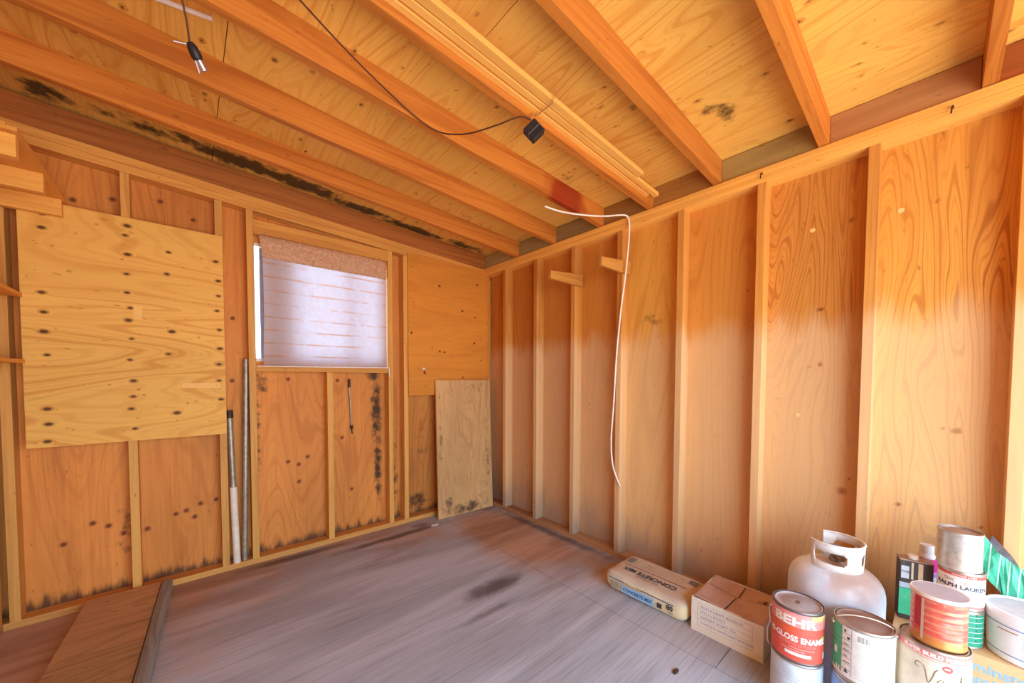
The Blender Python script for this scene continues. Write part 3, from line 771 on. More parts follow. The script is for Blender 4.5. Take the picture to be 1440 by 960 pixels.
for v in bm.verts:
    p = v.co.copy()
    q = Vector((math.copysign(min(1, abs(p.x)) ** 1, p.x), p.y, p.z))
    ex, ey, ez = .032, .05, .036
    # rounded box
    c = Vector((max(-hx + ex, min(hx - ex, p.x * hx)), max(-hy + ey, min(hy - ey, p.y * hy)), max(-BH / 2 + ez, min(BH / 2 - ez, p.z * BH / 2))))
    d = Vector(((p.x * hx - c.x) / ex, (p.y * hy - c.y) / ey, (p.z * BH / 2 - c.z) / ez))
    if d.length > 1e-6:
        m_ = max(abs(d.x), abs(d.y), abs(d.z)); d = d / d.length * m_
    w_ = Vector((c.x + d.x * ex, c.y + d.y * ey, c.z + d.z * ez))
    w_.z += .004 * mn.noise(Vector((p.x * 1.5, p.y * 2.5, 1.3))) * (1 if p.z > 0 else 0)
    w_.x += .004 * mn.noise(Vector((p.y * 2.2, p.z, 4.0))) - (.006 * math.sin(p.z * 1.6) if p.x < 0 else 0)
    v.co = Vector((w_.x, w_.y, max(.0005, w_.z + BH / 2)))
obj('sack', bm, bag_mat(), t_, True)
inkd = plain('dark_ink', (66, 62, 70), .8); inkb = plain('blue_band', (150, 194, 232), .7, dirt=(200, 190, 170), dirt_amt=.3)
inkn = plain('navy_ink', (58, 92, 140), .8); inkg = plain('grey_ink', (120, 118, 118), .8); inkr = plain('copper_ink', (176, 124, 96), .8); inky = plain('pale_ink', (206, 182, 140), .8)
zt = BH + .0035
RT = Matrix.Translation
def top_text(n, s, size, x, y, mat, **k):     # reads from the wall side
    M4 = RT((x, y, zt)) @ Matrix.Rotation(rad(90), 4, 'Z')
    return text_flat(n, s, size, M4, mat, t_, **k)
top_text('lettering', 'CONCRETE MIX', .052, -.055, .005, inkd, bold=.0009, sx=.86)
top_text('lettering', 'QUIKRETE', .085, .055, .0, inky, bold=.001, shear=.25, sx=.84)
top_text('small_lettering', 'HIGH STRENGTH', .018, -.093, .0, inkg)
bm = bmesh.new(); box(bm, -.010, -.006, -.19, .2, zt, zt + .0004, 0); box(bm, -.004, -.002, -.19, .2, zt, zt + .0004, 0); obj('stripe', bm, inkr, t_)
bm = bmesh.new(); box(bm, .06, .10, -.215, -.17, zt, zt + .0004, 0); obj('emblem', bm, inkg, t_)
bm = bmesh.new(); box(bm, .03, .09, .165, .2, zt, zt + .0004, 0); obj('emblem', bm, inkg, t_)
def side_text(n, s, size, y, z, mat, **k):    # on the face towards the room
    M4 = RT((-hx - .0068, y, z)) @ Matrix(((0, 0, -1, 0), (-1, 0, 0, 0), (0, 1, 0, 0), (0, 0, 0, 1)))
    return text_flat(n, s, size, M4, mat, t_, **k)
def side_rect(n, y0, y1, z0, z1, mat, off=.0058):
    bm = bmesh.new(); box(bm, -hx - off - .0006, -hx - off, y0, y1, z0, z1, 0); return obj(n, bm, mat, t_)
side_rect('blue_band', -.075, .125, .024, .068, inkb)
side_rect('stripe', -.185, .035, .079, .084, inkn); side_rect('stripe', .085, .215, .079, .084, inkn)
side_text('lettering', 'CONCRETE MIX', .026, .025, .045, inkn, bold=.0008, sx=.95)
side_text('lettering', 'QUIKRETE', .024, .055, .076, inky, bold=.0004)
side_text('weight_lettering', '80', .036, -.165, .060, inkd, bold=.001)
side_text('weight_lettering', 'LBS', .018, -.170, .036, inkg)
side_rect('small_print', .14, .205, .032, .036, inkg); side_rect('small_print', .14, .205, .042, .046, inkg); side_rect('small_print', .14, .205, .052, .056, inkg); side_rect('small_print', .14, .205, .062, .066, inkg)
side_rect('dark_square', -.122, -.095, .034, .060, inkd)

# ------------------------------------------------------------------ cardboard box beside the bag
def card(name, col, dust, amt=.6, seed=0):
    t = NT(name)
    n = t.noise(t.coords((1, 1, 1), (seed, 0, 0)), 7, 5, .65)
    d = t.noise(t.coords((1, 1, 1), (seed, 4, 2)), 11, 5, .7)
    col = t.mix(t.math('MULTIPLY', t.ramp(n, .4, .7), amt), srgb(*col), srgb(*dust))
    t.l(col, t.b.inputs['Base Color']); t.b.inputs['Roughness'].default_value = .8; t.bump(d, .12, .002)
    return t.m
cardm = card('cardboard', (240, 232, 216), (228, 214, 194)); cardt = card('dusty_cardboard', (196, 166, 154), (170, 138, 128), .8, 3)
cardr = card('red_print', (186, 110, 116), (176, 130, 124), .9, 5)
KX0, KX1, KY0, KY1, KH = 1.925, 2.235, .478, .795, .172
t_ = empty('cardboard_box', ((KX0 + KX1) / 2, (KY0 + KY1) / 2, 0), 0, 'closed cardboard box with sagging flaps beside the concrete bag', 'box')
kx, ky = (KX1 - KX0) / 2, (KY1 - KY0) / 2
bm = bmesh.new(); th = .004
for d in [(-kx, -kx + th, -ky, ky, .0005, KH), (kx - th, kx, -ky, ky, .0005, KH), (-kx + th, kx - th, -ky, -ky + th, .0005, KH), (-kx + th, kx - th, ky - th, ky, .0005, KH), (-kx + th, kx - th, -ky + th, ky - th, .0005, .005)]: box(bm, *d, bev=.0008)
obj('carton', bm, cardm, t_)
def flap(pts, name='flap', mat=None, th=.003):
    """a thin warped flap: pts is a grid of points"""
    bm = bmesh.new()
    g = [[bm.verts.new(p) for p in row] for row in pts]
    for a, b in zip(g, g[1:]):
        for i in range(len(a) - 1): bm.faces.new([a[i], a[i + 1], b[i + 1], b[i]])
    o = obj(name, bm, mat or cardt, t_, True)
    so_ = o.modifiers.new('thickness', 'SOLIDIFY'); so_.thickness = th; so_.offset = 0
    return o
def flap_grid(x0, x1, y0, y1, zf, n=12):
    return [[(x0 + (x1 - x0) * i / n, y0 + (y1 - y0) * k / n, zf(i / n, k / n)) for k in range(n + 1)] for i in range(n + 1)]
# inner flaps hinged on the wall and room sides sag, the outer pair is hinged on the ends and meets at a split
flap(flap_grid(-kx, .035, -ky + .001, .006, lambda a, b: KH + .002 - .020 * b ** 1.2 * (.35 + .65 * a)))
flap(flap_grid(-kx + .012, .035, .012, ky - .001, lambda a, b: KH + .002 - .022 * (1 - b) ** 1.2 * (.35 + .65 * a)))
flap(flap_grid(.030, kx, -ky + .001, .000, lambda a, b: KH + .003 - .014 * (1 - a) - .010 * b))
flap(flap_grid(.030, kx, .006, ky - .001, lambda a, b: KH + .003 - .014 * (1 - a) - .010 * (1 - b)))
def rect_top(n, x0, x1, y0, y1, z, m):
    bm = bmesh.new(); box(bm, x0, x1, y0, y1, z, z + .0006, 0); return obj(n, bm, m, t_)
inkp = plain('faded_blue_ink', (134, 134, 176), .85); inkl = plain('faint_line', (176, 160, 158), .85)
def box_text(s, size, y, z, align='LEFT', **k):
    M4 = RT((-kx - .0002, y, z)) @ Matrix(((0, 0, -1, 0), (-1, 0, 0, 0), (0, 1, 0, 0), (0, 0, 0, 1)))
    return text_flat('lettering', s, size, M4, inkp, t_, align=align, **k)
box_text('FRUITA CRAFT BLOSSOM', .017, .115, .135); box_text('SETS 8 x BOWLS', .016, .115, .110)
box_text('DESSERT W/ART TEA', .017, .112, .084); box_text('COMPLETE HANDCRAFT PATTERN', .015, .115, .055)
bm = bmesh.new()
for z in (.151, .124, .098, .071, .036): box(bm, -kx - .0005, -kx - .0001, -.115, .128, z, z + .0012, 0)
for y in (-.115, .128): box(bm, -kx - .0005, -kx - .0001, y - .0006, y + .0006, .036, .151, 0)
obj('printed_frame', bm, inkl, t_)
def sag(x, y):
    a = (x + kx) / (.035 + kx); b = abs(y) / ky
    return KH + .0045 - .020 * (1 - b) ** 1.2 * (.35 + .65 * a)
for s, x, y in (('A', -.02, .09), ('A', -.02, -.085)):
    pass
bm = bmesh.new()
for k in range(7):
    x = .045 + .011 * (k % 3); y = -.115 + .012 * (k // 3) - .01 * (k % 2)
    box(bm, x, x + .008, y, y + .009, KH - .004, KH - .0005, 0)
obj('red_mark', bm, cardr, t_)

# ------------------------------------------------------------------ propane tank
TX, TY = 2.055, .262
def tank_mat():
    t = NT('tank_paint')
    n = t.noise(t.coords(), 14, 5, .65); z = t.axis(2)
    col = t.mix(t.ramp(n, .4, .7), srgb(224, 236, 252), srgb(206, 220, 242))
    y = t.axis(1)
    r_ = t.noise(t.coords((1, 1, .4), (2, 2, 2)), 9, 6, .7)
    m_ = t.math('MULTIPLY', t.ramp(t.math('ADD', z, t.math('MULTIPLY', r_, .12)), .43, .56), t.ramp(t.math('ADD', y, t.math('MULTIPLY', r_, -.1)), -.005, -.09))
    m2 = t.math('MULTIPLY', t.ramp(r_, .62, .8), .18)
    m3 = t.math('MULTIPLY', t.ramp(t.math('ADD', z, t.math('MULTIPLY', r_, .02)), .508, .518), .8)
    col = t.mix(t.math('MAXIMUM', t.math('MULTIPLY', m_, .75), t.math('MAXIMUM', m2, m3)), col, srgb(176, 128, 96))
    t.l(col, t.b.inputs['Base Color']); t.b.inputs['Roughness'].default_value = .32; t.b.inputs['Specular IOR Level'].default_value = .5
    return t.m
M['tank'] = tank_mat()
M['collar'] = plain('collar_paint', (232, 230, 226), .4, dirt=(176, 132, 100), dirt_amt=.55)
M['brass'] = plain('valve_metal', (150, 140, 130), .4, .7); M['knobgrey'] = plain('valve_knob', (122, 130, 142), .5)
t_ = empty('propane_tank', (TX, TY, 0), 0, 'white propane tank with an open collar standing among the paint cans', 'gas tank')
R_ = .1575
prof = [(0, .030), (R_ * .86, .034), (R_ * .97, .060), (R_, .085), (R_, .395)]
for k in range(1, 13):
    a = k / 12 * math.pi / 2
    prof.append((R_ * max(.2, math.cos(a) ** .62), .395 + .112 * math.sin(a) ** .8))
prof += [(.03, .509), (.022, .515), (0, .515)]
bm = bmesh.new(); lathe(bm, prof, 72); obj('cylinder_body', bm, M['tank'], t_, True)
bm = bmesh.new(); lathe(bm, [(R_ * .72, .0005), (R_ * .75, .0005), (R_ * .80, .05), (R_ * .77, .05), (R_ * .72, .0005)], 56); obj('foot_ring', bm, M['tank'], t_, True)
# collar: a rolled band, open towards the back left, with two hand slots
def collar():
    bm = bmesh.new(); cr, z0, z1 = .088, .492, .606
    a_c = math.atan2(-TY, -TX)          # towards the room
    A0, A1 = a_c - rad(58), a_c + rad(208)   # runs from the left end round the right side to the back
    
    n = 120; zs = [z0, z0 + .034, z0 + .042, z0 + .058, z0 + .074, z0 + .082, z1]
    g = []
    for k, z in enumerate(zs):
        row = []
        for i in range(n + 1):
            a = A0 + (A1 - A0) * i / n
            rr_ = cr + .004 * (z - z0) / (z1 - z0)
            row.append(bm.verts.new((rr_ * math.cos(a), rr_ * math.sin(a), z)))
        g.append(row)
    def slot(i, k):
        a = A0 + (A1 - A0) * (i + .5) / n
        for c, w_ in ((a_c - rad(12), rad(36)), (a_c + rad(72), rad(10)), (a_c + rad(150), rad(34))):
            dd = abs(a - c)
            lim = w_ - (rad(4) if k in (1, 4) else 0)
            if dd < lim and 1 <= k <= 4: return True
        return False
    for k in range(len(zs) - 1):
        for i in range(n):
            if not slot(i, k): bm.faces.new([g[k][i], g[k][i + 1], g[k + 1][i + 1], g[k + 1][i]])
    bmesh.ops.delete(bm, geom=[v for v in bm.verts if not v.link_faces], context='VERTS')
    o = obj('collar', bm, M['collar'], t_, True)
    so_ = o.modifiers.new('thickness', 'SOLIDIFY'); so_.thickness = .004; so_.offset = 0
    return o, a_c, A0, A1, cr, z1
co, a_c, A0, A1, cr, z1 = collar()
bm = bmesh.new(); tube(bm, [((cr + .004) * math.cos(A0 + (A1 - A0) * i / 40), (cr + .004) * math.sin(A0 + (A1 - A0) * i / 40), z1) for i in range(41)], .0042, 8, sub=1)
obj('rolled_rim', bm, M['collar'], co, True)
bm = bmesh.new(); lathe(bm, [(0, .514), (.020, .514), (.020, .532), (.014, .536), (.014, .556), (0, .556)], 24); va = obj('valve', bm, M['brass'], t_, True)
bm = bmesh.new(); lathe(bm, [(0, .557), (.022, .557), (.027, .562), (.027, .574), (.022, .579), (0, .579)], 20); obj('valve_knob', bm, M['knobgrey'], va, True)
bm = bmesh.new(); d = Vector((math.cos(a_c + .5), math.sin(a_c + .5), 0)); tube(bm, [Vector((0, 0, .543)) + d * .01, Vector((0, 0, .543)) + d * .05], .011, 16, smoothed=False); obj('outlet', bm, M['brass'], va, True)

# ------------------------------------------------------------------ paint cans
M['tin'] = plain('tin_plate', (196, 186, 176), .38, .75, .15, 24, dirt=(132, 104, 84), dirt_amt=.5)
M['tin_dull'] = plain('dull_tin', (172, 150, 140), .5, .5, .2, 18, dirt=(140, 96, 66), dirt_amt=.6)
M['lid_grey'] = plain('dusty_lid', (172, 160, 162), .6, .25, .15, 16, dirt=(120, 104, 100), dirt_amt=.4)
M['lid_rust'] = plain('rusty_lid', (160, 130, 118), .65, .2, .2, 14, dirt=(178, 128, 82), dirt_amt=.8)
M['rim_dark'] = plain('rim_metal', (132, 122, 118), .4, .7)
def P(name, *c, **k): return plain(name, c, k.pop('rough', .5), dirt=k.pop('dirt', (200, 190, 176)), dirt_amt=k.pop('dirt_amt', .25), **k)
red = P('label_red', 234, 98, 80); pink = P('label_pink', 240, 150, 142); orange = P('label_orange', 238, 106, 60); white = P('label_white', 240, 236, 228)
off = P('label_off_white', 214, 224, 236, dirt=(186, 186, 190)); green = P('label_green', 70, 186, 142); dgrey = P('label_dark', 72, 78, 84); blue = P('label_blue', 150, 178, 226)
cream = P('label_cream', 236, 226, 204, dirt=(206, 190, 160), dirt_amt=.5); salmon = P('label_salmon', 240, 140, 130); maroon = P('label_maroon', 190, 96, 92); gold = P('label_gold', 226, 196, 130)
txtw = plain('white_print', (252, 246, 238), .6, noise=.02); txtd = plain('dark_print', (70, 76, 96), .7, noise=.05); txtg = plain('grey_print', (168, 164, 158), .7, noise=.05); txtp = plain('pink_print', (214, 150, 150), .7); lime = plain('lime_print', (190, 200, 80), .7); txtb = plain('brown_script', (150, 140, 112), .7)

def can(name, x, y, z, r, h, label, cat, body, lid=None, labelm=None, group=None, face=None, bail=None, tilt=None, ribs=0, band=(.07, .93), open_top=False):
    """a lever-lid can: body with rolled seams, wrap label, rim ring, lid with pressed panel; returns (root, facing angle)"""
    t = empty(name, (x, y, z), 0, label, cat, group)
    if tilt: t.rotation_euler = tilt
    rb = r * .982
    pr = [(0, .002), (r * .93, .002), (r * .95, .0006), (r * .985, .0006), (r, .003), (r, .006), (rb, .009)]
    if ribs:
        for k in range(ribs):
            zc = h * (.12 + .74 * (k + .5) / ribs)
            pr += [(rb, zc - .006), (rb - .0022, zc - .002), (rb - .0022, zc + .002), (rb, zc + .006)]
    pr += [(rb, h - .010), (r, h - .007), (r, h - .002), (r * .985, h), (r * .955, h), (r * .95, h - .006)]
    if open_top: pr += [(r * .94, h - .03), (r * .9, h - .035), (0, h - .035)]
    bm = bmesh.new(); lathe(bm, pr, 64)
    obj('can_body', bm, body, t, True)
    if not open_top:
        bm = bmesh.new()
        lathe(bm, [(r * .95, h - .006), (r * .93, h - .008), (r * .91, h - .0025), (r * .87, h - .0015), (r * .84, h - .006), (r * .80, h - .007), (r * .62, h - .007), (r * .58, h - .0045), (0, h - .0045)], 64)
        ld = obj('lid', bm, lid or M['lid_grey'], t, True)
    fa = math.atan2(-y, -x) if face is None else face
    if labelm is not None:
        bm = bmesh.new(); patch(bm, rb + .0005, fa - math.pi + .05, fa + math.pi - .05, h * band[0], h * band[1], 0, 60)
        obj('label', bm, labelm, t, True)
    return t, fa, rb
def stripe(t, name, r, a0, a1, z0, z1, mat):
    bm = bmesh.new(); patch(bm, r, a0, a1, z0, z1); return obj(name, bm, mat, t, True)
def bail(t, r, z, fa, side, rise, droop=False, mat=None):
    """wire handle between two ears"""
    bm = bmesh.new()
    a, b = fa + side - math.pi / 2, fa + side + math.pi / 2
    A, B = Vector((r * math.cos(a), r * math.sin(a), z)), Vector((r * math.cos(b), r * math.sin(b), z))
    m_ = (A + B) / 2; axis = (B - A).normalized(); n_ = Vector((-axis.y, axis.x, 0))
    up = (n_ * rise[0] + Vector((0, 0, rise[1])))
    pts = [m_ + (A - m_) * 1.06 * math.cos(k / 16 * math.pi) + up * math.sin(k / 16 * math.pi) for k in range(17)]
    tube(bm, pts, .0021, 8, sub=2); obj('bail_handle', bm, mat or M['wirew'], t, True)
    for q in (A, B):
        bm = bmesh.new(); d = Vector((q.x, q.y, 0)).normalized()
        tube(bm, [q - d * .002, q + d * .005], .009, 14, smoothed=False); obj('ear', bm, M['tin'], t, True)
M['wirew'] = plain('pale_wire', (214, 208, 200), .35, .5)

RX, RYc = 1.804, .336
t_, fa, rb = can('paint_can', RX, RYc, 0, .084, .2, 'white gallon paint can under the red can in front of the propane tank', 'paint can', M['tin'], M['lid_grey'], off, 'gallon paint cans', band=(.05, .96))
bm = bmesh.new()
for k, (a0, a1) in enumerate([(-.5, .75), (-.45, .8), (-.5, .6), (-.2, .8), (-.4, .7)]): patch(bm, rb + .0008, fa + a0, fa + a1, .150 - k * .011, .1512 - k * .011)
obj('small_print', bm, txtg, t_)
text_round('lettering', 'LATEX', .034, rb + .0009, fa + .45, .082, txtp, t_, bold=.0008)
t_, fa, rb = can('paint_can', RX, RYc, .2012, .084, .203, 'red labelled enamel can stacked on a white can beside the propane tank', 'paint can', M['rim_dark'], M['lid_grey'], red, 'gallon paint cans', band=(.045, .95))
stripe(t_, 'pink_band', rb + .0008, fa - 1.5, fa + 1.45, .140, .1925, pink)
stripe(t_, 'pale_corner', rb + .0010, fa + .55, fa + 1.45, .172, .1925, gold)
stripe(t_, 'orange_patch', rb + .0009, fa - 1.2, fa - .15, .112, .139, orange)
text_round('brand_lettering', 'BEHR', .046, rb + .0011, fa - .12, .158, txtw, t_, sx=1.3, bold=.0016)
text_round('lettering', 'HI-GLOSS ENAMEL', .030, rb + .0011, fa + .0, .093, txtw, t_, sx=.86, bold=.0011)
text_round('small_lettering', 'INTERIOR EXTERIOR', .013, rb + .0011, fa + .02, .072, pink, t_)
stripe(t_, 'white_bar', rb + .0010, fa - .45, fa + .55, .030, .042, txtw); stripe(t_, 'white_bar', rb + .0010, fa - .6, fa + .3, .047, .052, pink); stripe(t_, 'white_bar', rb + .0010, fa - .3, fa + .7, .057, .061, pink)
stripe(t_, 'leaf_mark', rb + .0010, fa + 1.0, fa + 1.28, .094, .112, lime); stripe(t_, 'white_tab', rb + .0010, fa + 1.18, fa + 1.32, .025, .05, white)
bm = bmesh.new(); box(bm, -.011, .011, -.006, .006, .1985, .2010, .001); obj('lid_stamp', bm, M['rim_dark'], t_)
bail(t_, .084, .150, fa, 0, (0, 0), mat=M['wirew']) if False else None
bm = bmesh.new(); a = fa - 1.45
w3 = lambda aa, rr_, z: (rr_ * math.cos(aa), rr_ * math.sin(aa), z)
tube(bm, [w3(a, .086, .168), w3(a - .02, .092, .150), w3(a + .05, .090, .115), w3(a + .1, .089, .095), w3(a - .05, .094, .07), w3(a - .12, .097, .04), w3(a + .0, .095, .012), w3(a + .12, .090, .004)], .0022, 8); obj('bail_handle', bm, M['wirew'], t_, True)
bm = bmesh.new(); tube(bm, [w3(a, .081, .165), w3(a, .089, .165)], .008, 14, smoothed=False); obj('ear', bm, M['tin'], t_, True)

GX, GY = 1.83, .148
t_, fa, rb = can('paint_can', GX, GY, 0, .084, .205, 'blue labelled gallon can under the green and white can', 'paint can', M['tin'], M['lid_grey'], blue, 'gallon paint cans')
t_, fa, rb = can('paint_can', GX, GY, .2062, .084, .203, 'green and white labelled paint can with a rusty lid and raised wire handle', 'paint can', M['tin'], M['lid_rust'], white, 'gallon paint cans', band=(.06, .95))
stripe(t_, 'green_side', rb + .0009, fa - 2.2, fa - .72, .022, .192, green)
stripe(t_, 'side_rule', rb + .0010, fa - .37, fa - .36, .022, .190, dgrey); stripe(t_, 'side_rule', rb + .0010, fa - .33, fa - .325, .022, .190, txtg)
bm = bmesh.new()
for k in range(7): patch(bm, rb + .0010, fa - .71, fa - .38, .168 - k * .0215, .1695 - k * .0215)
for k, (a0, a1) in enumerate([(-.64, -.56), (-.52, -.42), (-.65, -.45), (-.66, -.43), (-.66, -.50), (-.64, -.42)]): patch(bm, rb + .0010, fa + a0, fa + a1, .173 - k * .0215, .182 - k * .0215 - (.006 if k > 1 else 0))
bm.faces.new([bm.verts.new(w3(fa + q, rb + .0011, z)) for q, z in ((-.62, .028), (-.46, .028), (-.54, .046))])
obj('side_table', bm, dgrey, t_)
bm = bmesh.new()
rr = random.Random(11)
for k in range(15): patch(bm, rb + .0010, fa - .28 + rr.uniform(0, .06), fa + rr.uniform(.45, 1.0), .146 - k * .0085, .1470 - k * .0085)
for k in range(9): patch(bm, rb + .0010, fa - .16 + k * .042, fa - .16 + k * .042 + (.02 if k % 3 else .03), .160, .181)
for k in range(4): patch(bm, rb + .0010, fa + .68, fa + 1.05, .180 - k * .008, .1812 - k * .008)
obj('small_print', bm, txtg, t_)
stripe(t_, 'white_mark', rb + .0012, fa - 1.12, fa - .95, .075, .10, white); stripe(t_, 'white_mark', rb + .0012, fa - 1.0, fa - .8, .022, .036, white)
bm = bmesh.new()
for k in range(3): patch(bm, rb + .0011, fa - 1.5, fa - .72, .150 - k * .02, .1515 - k * .02)
obj('green_line', bm, plain('pale_green', (150, 220, 190), .6), t_)
# the bail stands half raised towards the back
bm = bmesh.new(); a, b = fa - 1.28, fa + 1.80
A, B = Vector(w3(a, .088, .178)), Vector(w3(b, .088, .182))
m_ = (A + B) / 2
back = Vector((math.cos(fa), math.sin(fa), 0)) * .004 + Vector((0, 0, .040))
tube(bm, [m_ + (A - m_) * math.cos(k / 14 * math.pi) + back * math.sin(k / 14 * math.pi) for k in range(15)], .0024, 8, sub=2); obj('bail_handle', bm, M['wirew'], t_, True)
for q in (a, b):
    bm = bmesh.new(); tube(bm, [w3(q, .081, .178), w3(q, .089, .178)], .009, 14, smoothed=False); obj('ear', bm, M['tin'], t_, True)

VX, VY = 1.88, -.02
t_, fa, rb = can('paint_can', VX, VY, 0, .084, .205, 'hidden lower can under the cream varnish can at right', 'paint can', M['tin'], M['lid_grey'], off, 'gallon paint cans')
t_['label'] = 'gallon can under the cream can with the red rim band'
t_, fa, rb = can('paint_can', VX, VY, .2062, .084, .203, 'cream can with script lettering and a red band, red coffee can on top', 'paint can', M['tin'], M['tin'], cream, 'gallon paint cans', band=(.05, .965))
stripe(t_, 'red_band', rb + .0009, fa - 1.6, fa + 1.5, .1745, .1945, salmon); stripe(t_, 'thin_band', rb + .0009, fa - 1.6, fa + 1.5, .1685, .1700, maroon)
text_round('band_lettering', 'SUPER BUILD FORMULA', .0165, rb + .0012, fa + .16, .1845, txtw, t_, sx=1.0, bold=.0007)
# flourished script in raised line
def script(pts, w, mat, name='script_lettering'):
    bm = bmesh.new(); tube(bm, [w3(fa + q[0] / rb, rb + .0012, q[1]) for q in pts], lambda s: w * (.45 + .55 * abs(math.sin(s * 9))), 6, sub=6); return obj(name, bm, mat, t_, True)
script([(-.032, .128), (-.040, .134), (-.036, .145), (-.024, .145), (-.016, .132), (-.012, .108), (-.008, .092), (.000, .112), (.006, .136), (.012, .144)], .0016, txtb)
script([(.010, .104), (.018, .114), (.024, .112), (.022, .102), (.014, .096), (.012, .106), (.018, .092), (.030, .098), (.036, .114), (.040, .112), (.042, .096), (.048, .112), (.054, .114), (.056, .098), (.062, .104), (.066, .138), (.068, .100), (.074, .112), (.078, .096)], .0012, txtb)
bm = bmesh.new(); c_ = bm.verts.new(w3(fa + .032 / rb, rb + .0012, .155)); ring = [bm.verts.new(w3(fa + (.032 + .012 * math.cos(k / 24 * 6.2832)) / rb, rb + .0011, .154 + .011 * math.sin(k / 24 * 6.2832))) for k in range(24)]
for k in range(24): bm.faces.new([c_, ring[k], ring[(k + 1) % 24]])
obj('round_seal', bm, maroon, t_); stripe(t_, 'seal_mark', rb + .0014, fa + .30, fa + .45, .152, .157, white)

CZ = .4096
def coffee_mat():
    t = NT('red_foil_label')
    z = t.axis(2); n = t.noise(t.coords((1, 1, 1)), 18, 5, .6)
    col = t.mix(t.ramp(n, .35, .7), srgb(232, 92, 78), srgb(240, 138, 116))
    w_ = t.math('SINE', t.math('MULTIPLY', z, 270.0))
    col = t.mix(t.math('MULTIPLY', t.ramp(w_, .2, .9), .35), col, srgb(244, 196, 140))
    col = t.mix(t.ramp(t.math('ADD', z, t.math('MULTIPLY', n, .03)), .055, .025, 0, .9), col, srgb(214, 150, 74))
    t.l(col, t.b.inputs['Base Color']); t.b.inputs['Roughness'].default_value = .3; t.b.inputs['Metallic'].default_value = .15
    return t.m
t_, fa, rb = can('coffee_can', 1.882, -.027, CZ, .0655, .160, 'red ribbed coffee can with a flat plastic lid standing on the cream can', 'coffee can', coffee_mat(), M['lid_grey'], None, None, ribs=6)
stripe(t_, 'side_seam', rb + .0007, fa - .62, fa - .50, .012, .148, P('seam_tin', 222, 196, 180)); stripe(t_, 'deep_red_panel', rb + .0006, fa - .95, fa - .64, .05, .148, P('deep_red', 196, 60, 66))
stripe(t_, 'deep_red_panel', rb + .0006, fa - .05, fa + .15, .138, .148, red); stripe(t_, 'deep_red_panel', rb + .0006, fa + .28, fa + .55, .13, .148, red)
bm = bmesh.new(); lathe(bm, [(.066, .1545), (.0675, .1545), (.0675, .165), (.0655, .1665), (.0635, .1655), (0, .1650)], 64)
pl_ = obj('plastic_lid', bm, [plain('white_lid_rim', (240, 224, 208), .45)], t_, True)
bm = bmesh.new(); lathe(bm, [(.0632, .1654), (.0632, .1658), (0, .1656)], 64); obj('lid_top', bm, plain('dusty_lid_top', (178, 168, 176), .65), pl_, True)

# ------------------------------------------------------------------ ceramic tile box and what stands on it
cb = card('brown_cardboard', (222, 178, 128), (204, 160, 116), .7, 9)
UX0, UX1, UY0, UY1, UH = 2.045, 2.285, -.46, .085, .33
t_ = empty('cardboard_box', ((UX0 + UX1) / 2, (UY0 + UY1) / 2, 0), 0, 'brown cardboard box with blue lettering under the quart cans and white tub', 'box')
ux, uy = (UX1 - UX0) / 2, (UY1 - UY0) / 2
bm = bmesh.new(); box(bm, -ux, ux, -uy, uy, .0005, UH, .003); obj('carton', bm, cb, t_)
bm = bmesh.new(); box(bm, -.002, .002, -uy + .003, uy - .003, UH - .0004, UH + .0006, 0); obj('flap_joint', bm, plain('joint_shadow', (128, 96, 70), .9), t_)
bl = plain('pale_blue_print', (142, 180, 206), .8)
def tile_text(s, z, y, size, **k):
    M4 = RT((-ux - .0004, y, z)) @ Matrix(((0, 0, -1, 0), (-1, 0, 0, 0), (0, 1, 0, 0), (0, 0, 0, 1)))
    return text_flat('lettering', s, size, M4, bl, t_, align='LEFT', bold=.0012, **k)
tile_text('westminster',   .288, .160, .046, sx=.94); tile_text('ceramics tile', .243, .142, .046, sx=.94)

QX, QY = 2.115, -.080
q0 = UH + .0008
t_, fa, rb = can('paint_can', QX, QY, q0, .057, .134, 'green striped quart can at the bottom of the stack of three', 'paint can', M['tin'], M['lid_grey'], P('label_stone', 214, 196, 176), 'stacked quart cans')
stripe(t_, 'green_panel', rb + .0009, fa + .38, fa + 1.5, .010, .124, P('deep_green', 40, 150, 118))
bm = bmesh.new()
for k in range(6): patch(bm, rb + .0011, fa + .40, fa + 1.4, .024 + k * .018, .0252 + k * .018)
obj('white_rule', bm, txtw, t_)
bm = bmesh.new()
for k in range(6): patch(bm, rb + .0011, fa + .72, fa + .80, .030 + k * .018, .036 + k * .018)
obj('dark_dots', bm, dgrey, t_); stripe(t_, 'orange_mark', rb + .0011, fa - .1, fa + .32, .042, .058, P('orange_mark', 226, 160, 92))
q1 = q0 + .1348
t_, fa, rb = can('paint_can', QX, QY, q1, .057, .134, 'white quart paint can in the middle of the stack of three', 'paint can', M['tin'], M['lid_grey'], white, 'stacked quart cans')
stripe(t_, 'red_band', rb + .0009, fa - 1.5, fa + 1.5, .114, .1245, P('band_red', 222, 84, 74)); stripe(t_, 'red_band', rb + .0009, fa - .2, fa + 1.5, .010, .017, P('band_rose', 208, 130, 126))
text_round('brand_lettering', 'RALPH LAUREN', .0195, rb + .0011, fa + .06, .078, txtd, t_, sx=1.02, bold=.0004)
text_round('band_lettering', 'INTERIOR LATEX', .008, rb + .0012, fa + .15, .119, txtw, t_)
text_round('script_lettering', 'Paint', .014, rb + .0011, fa - .55, .100, txtg, t_, shear=.4)
stripe(t_, 'crest', rb + .0011, fa + .16, fa + .30, .088, .102, P('crest_tan', 222, 178, 156)); stripe(t_, 'crest', rb + .0011, fa + .52, fa + .58, .098, .103, P('crest_mauve', 150, 120, 140)); stripe(t_, 'small_print', rb + .0011, fa + .35, fa + .6, .040, .0415, txtg)
q2 = q1 + .1348
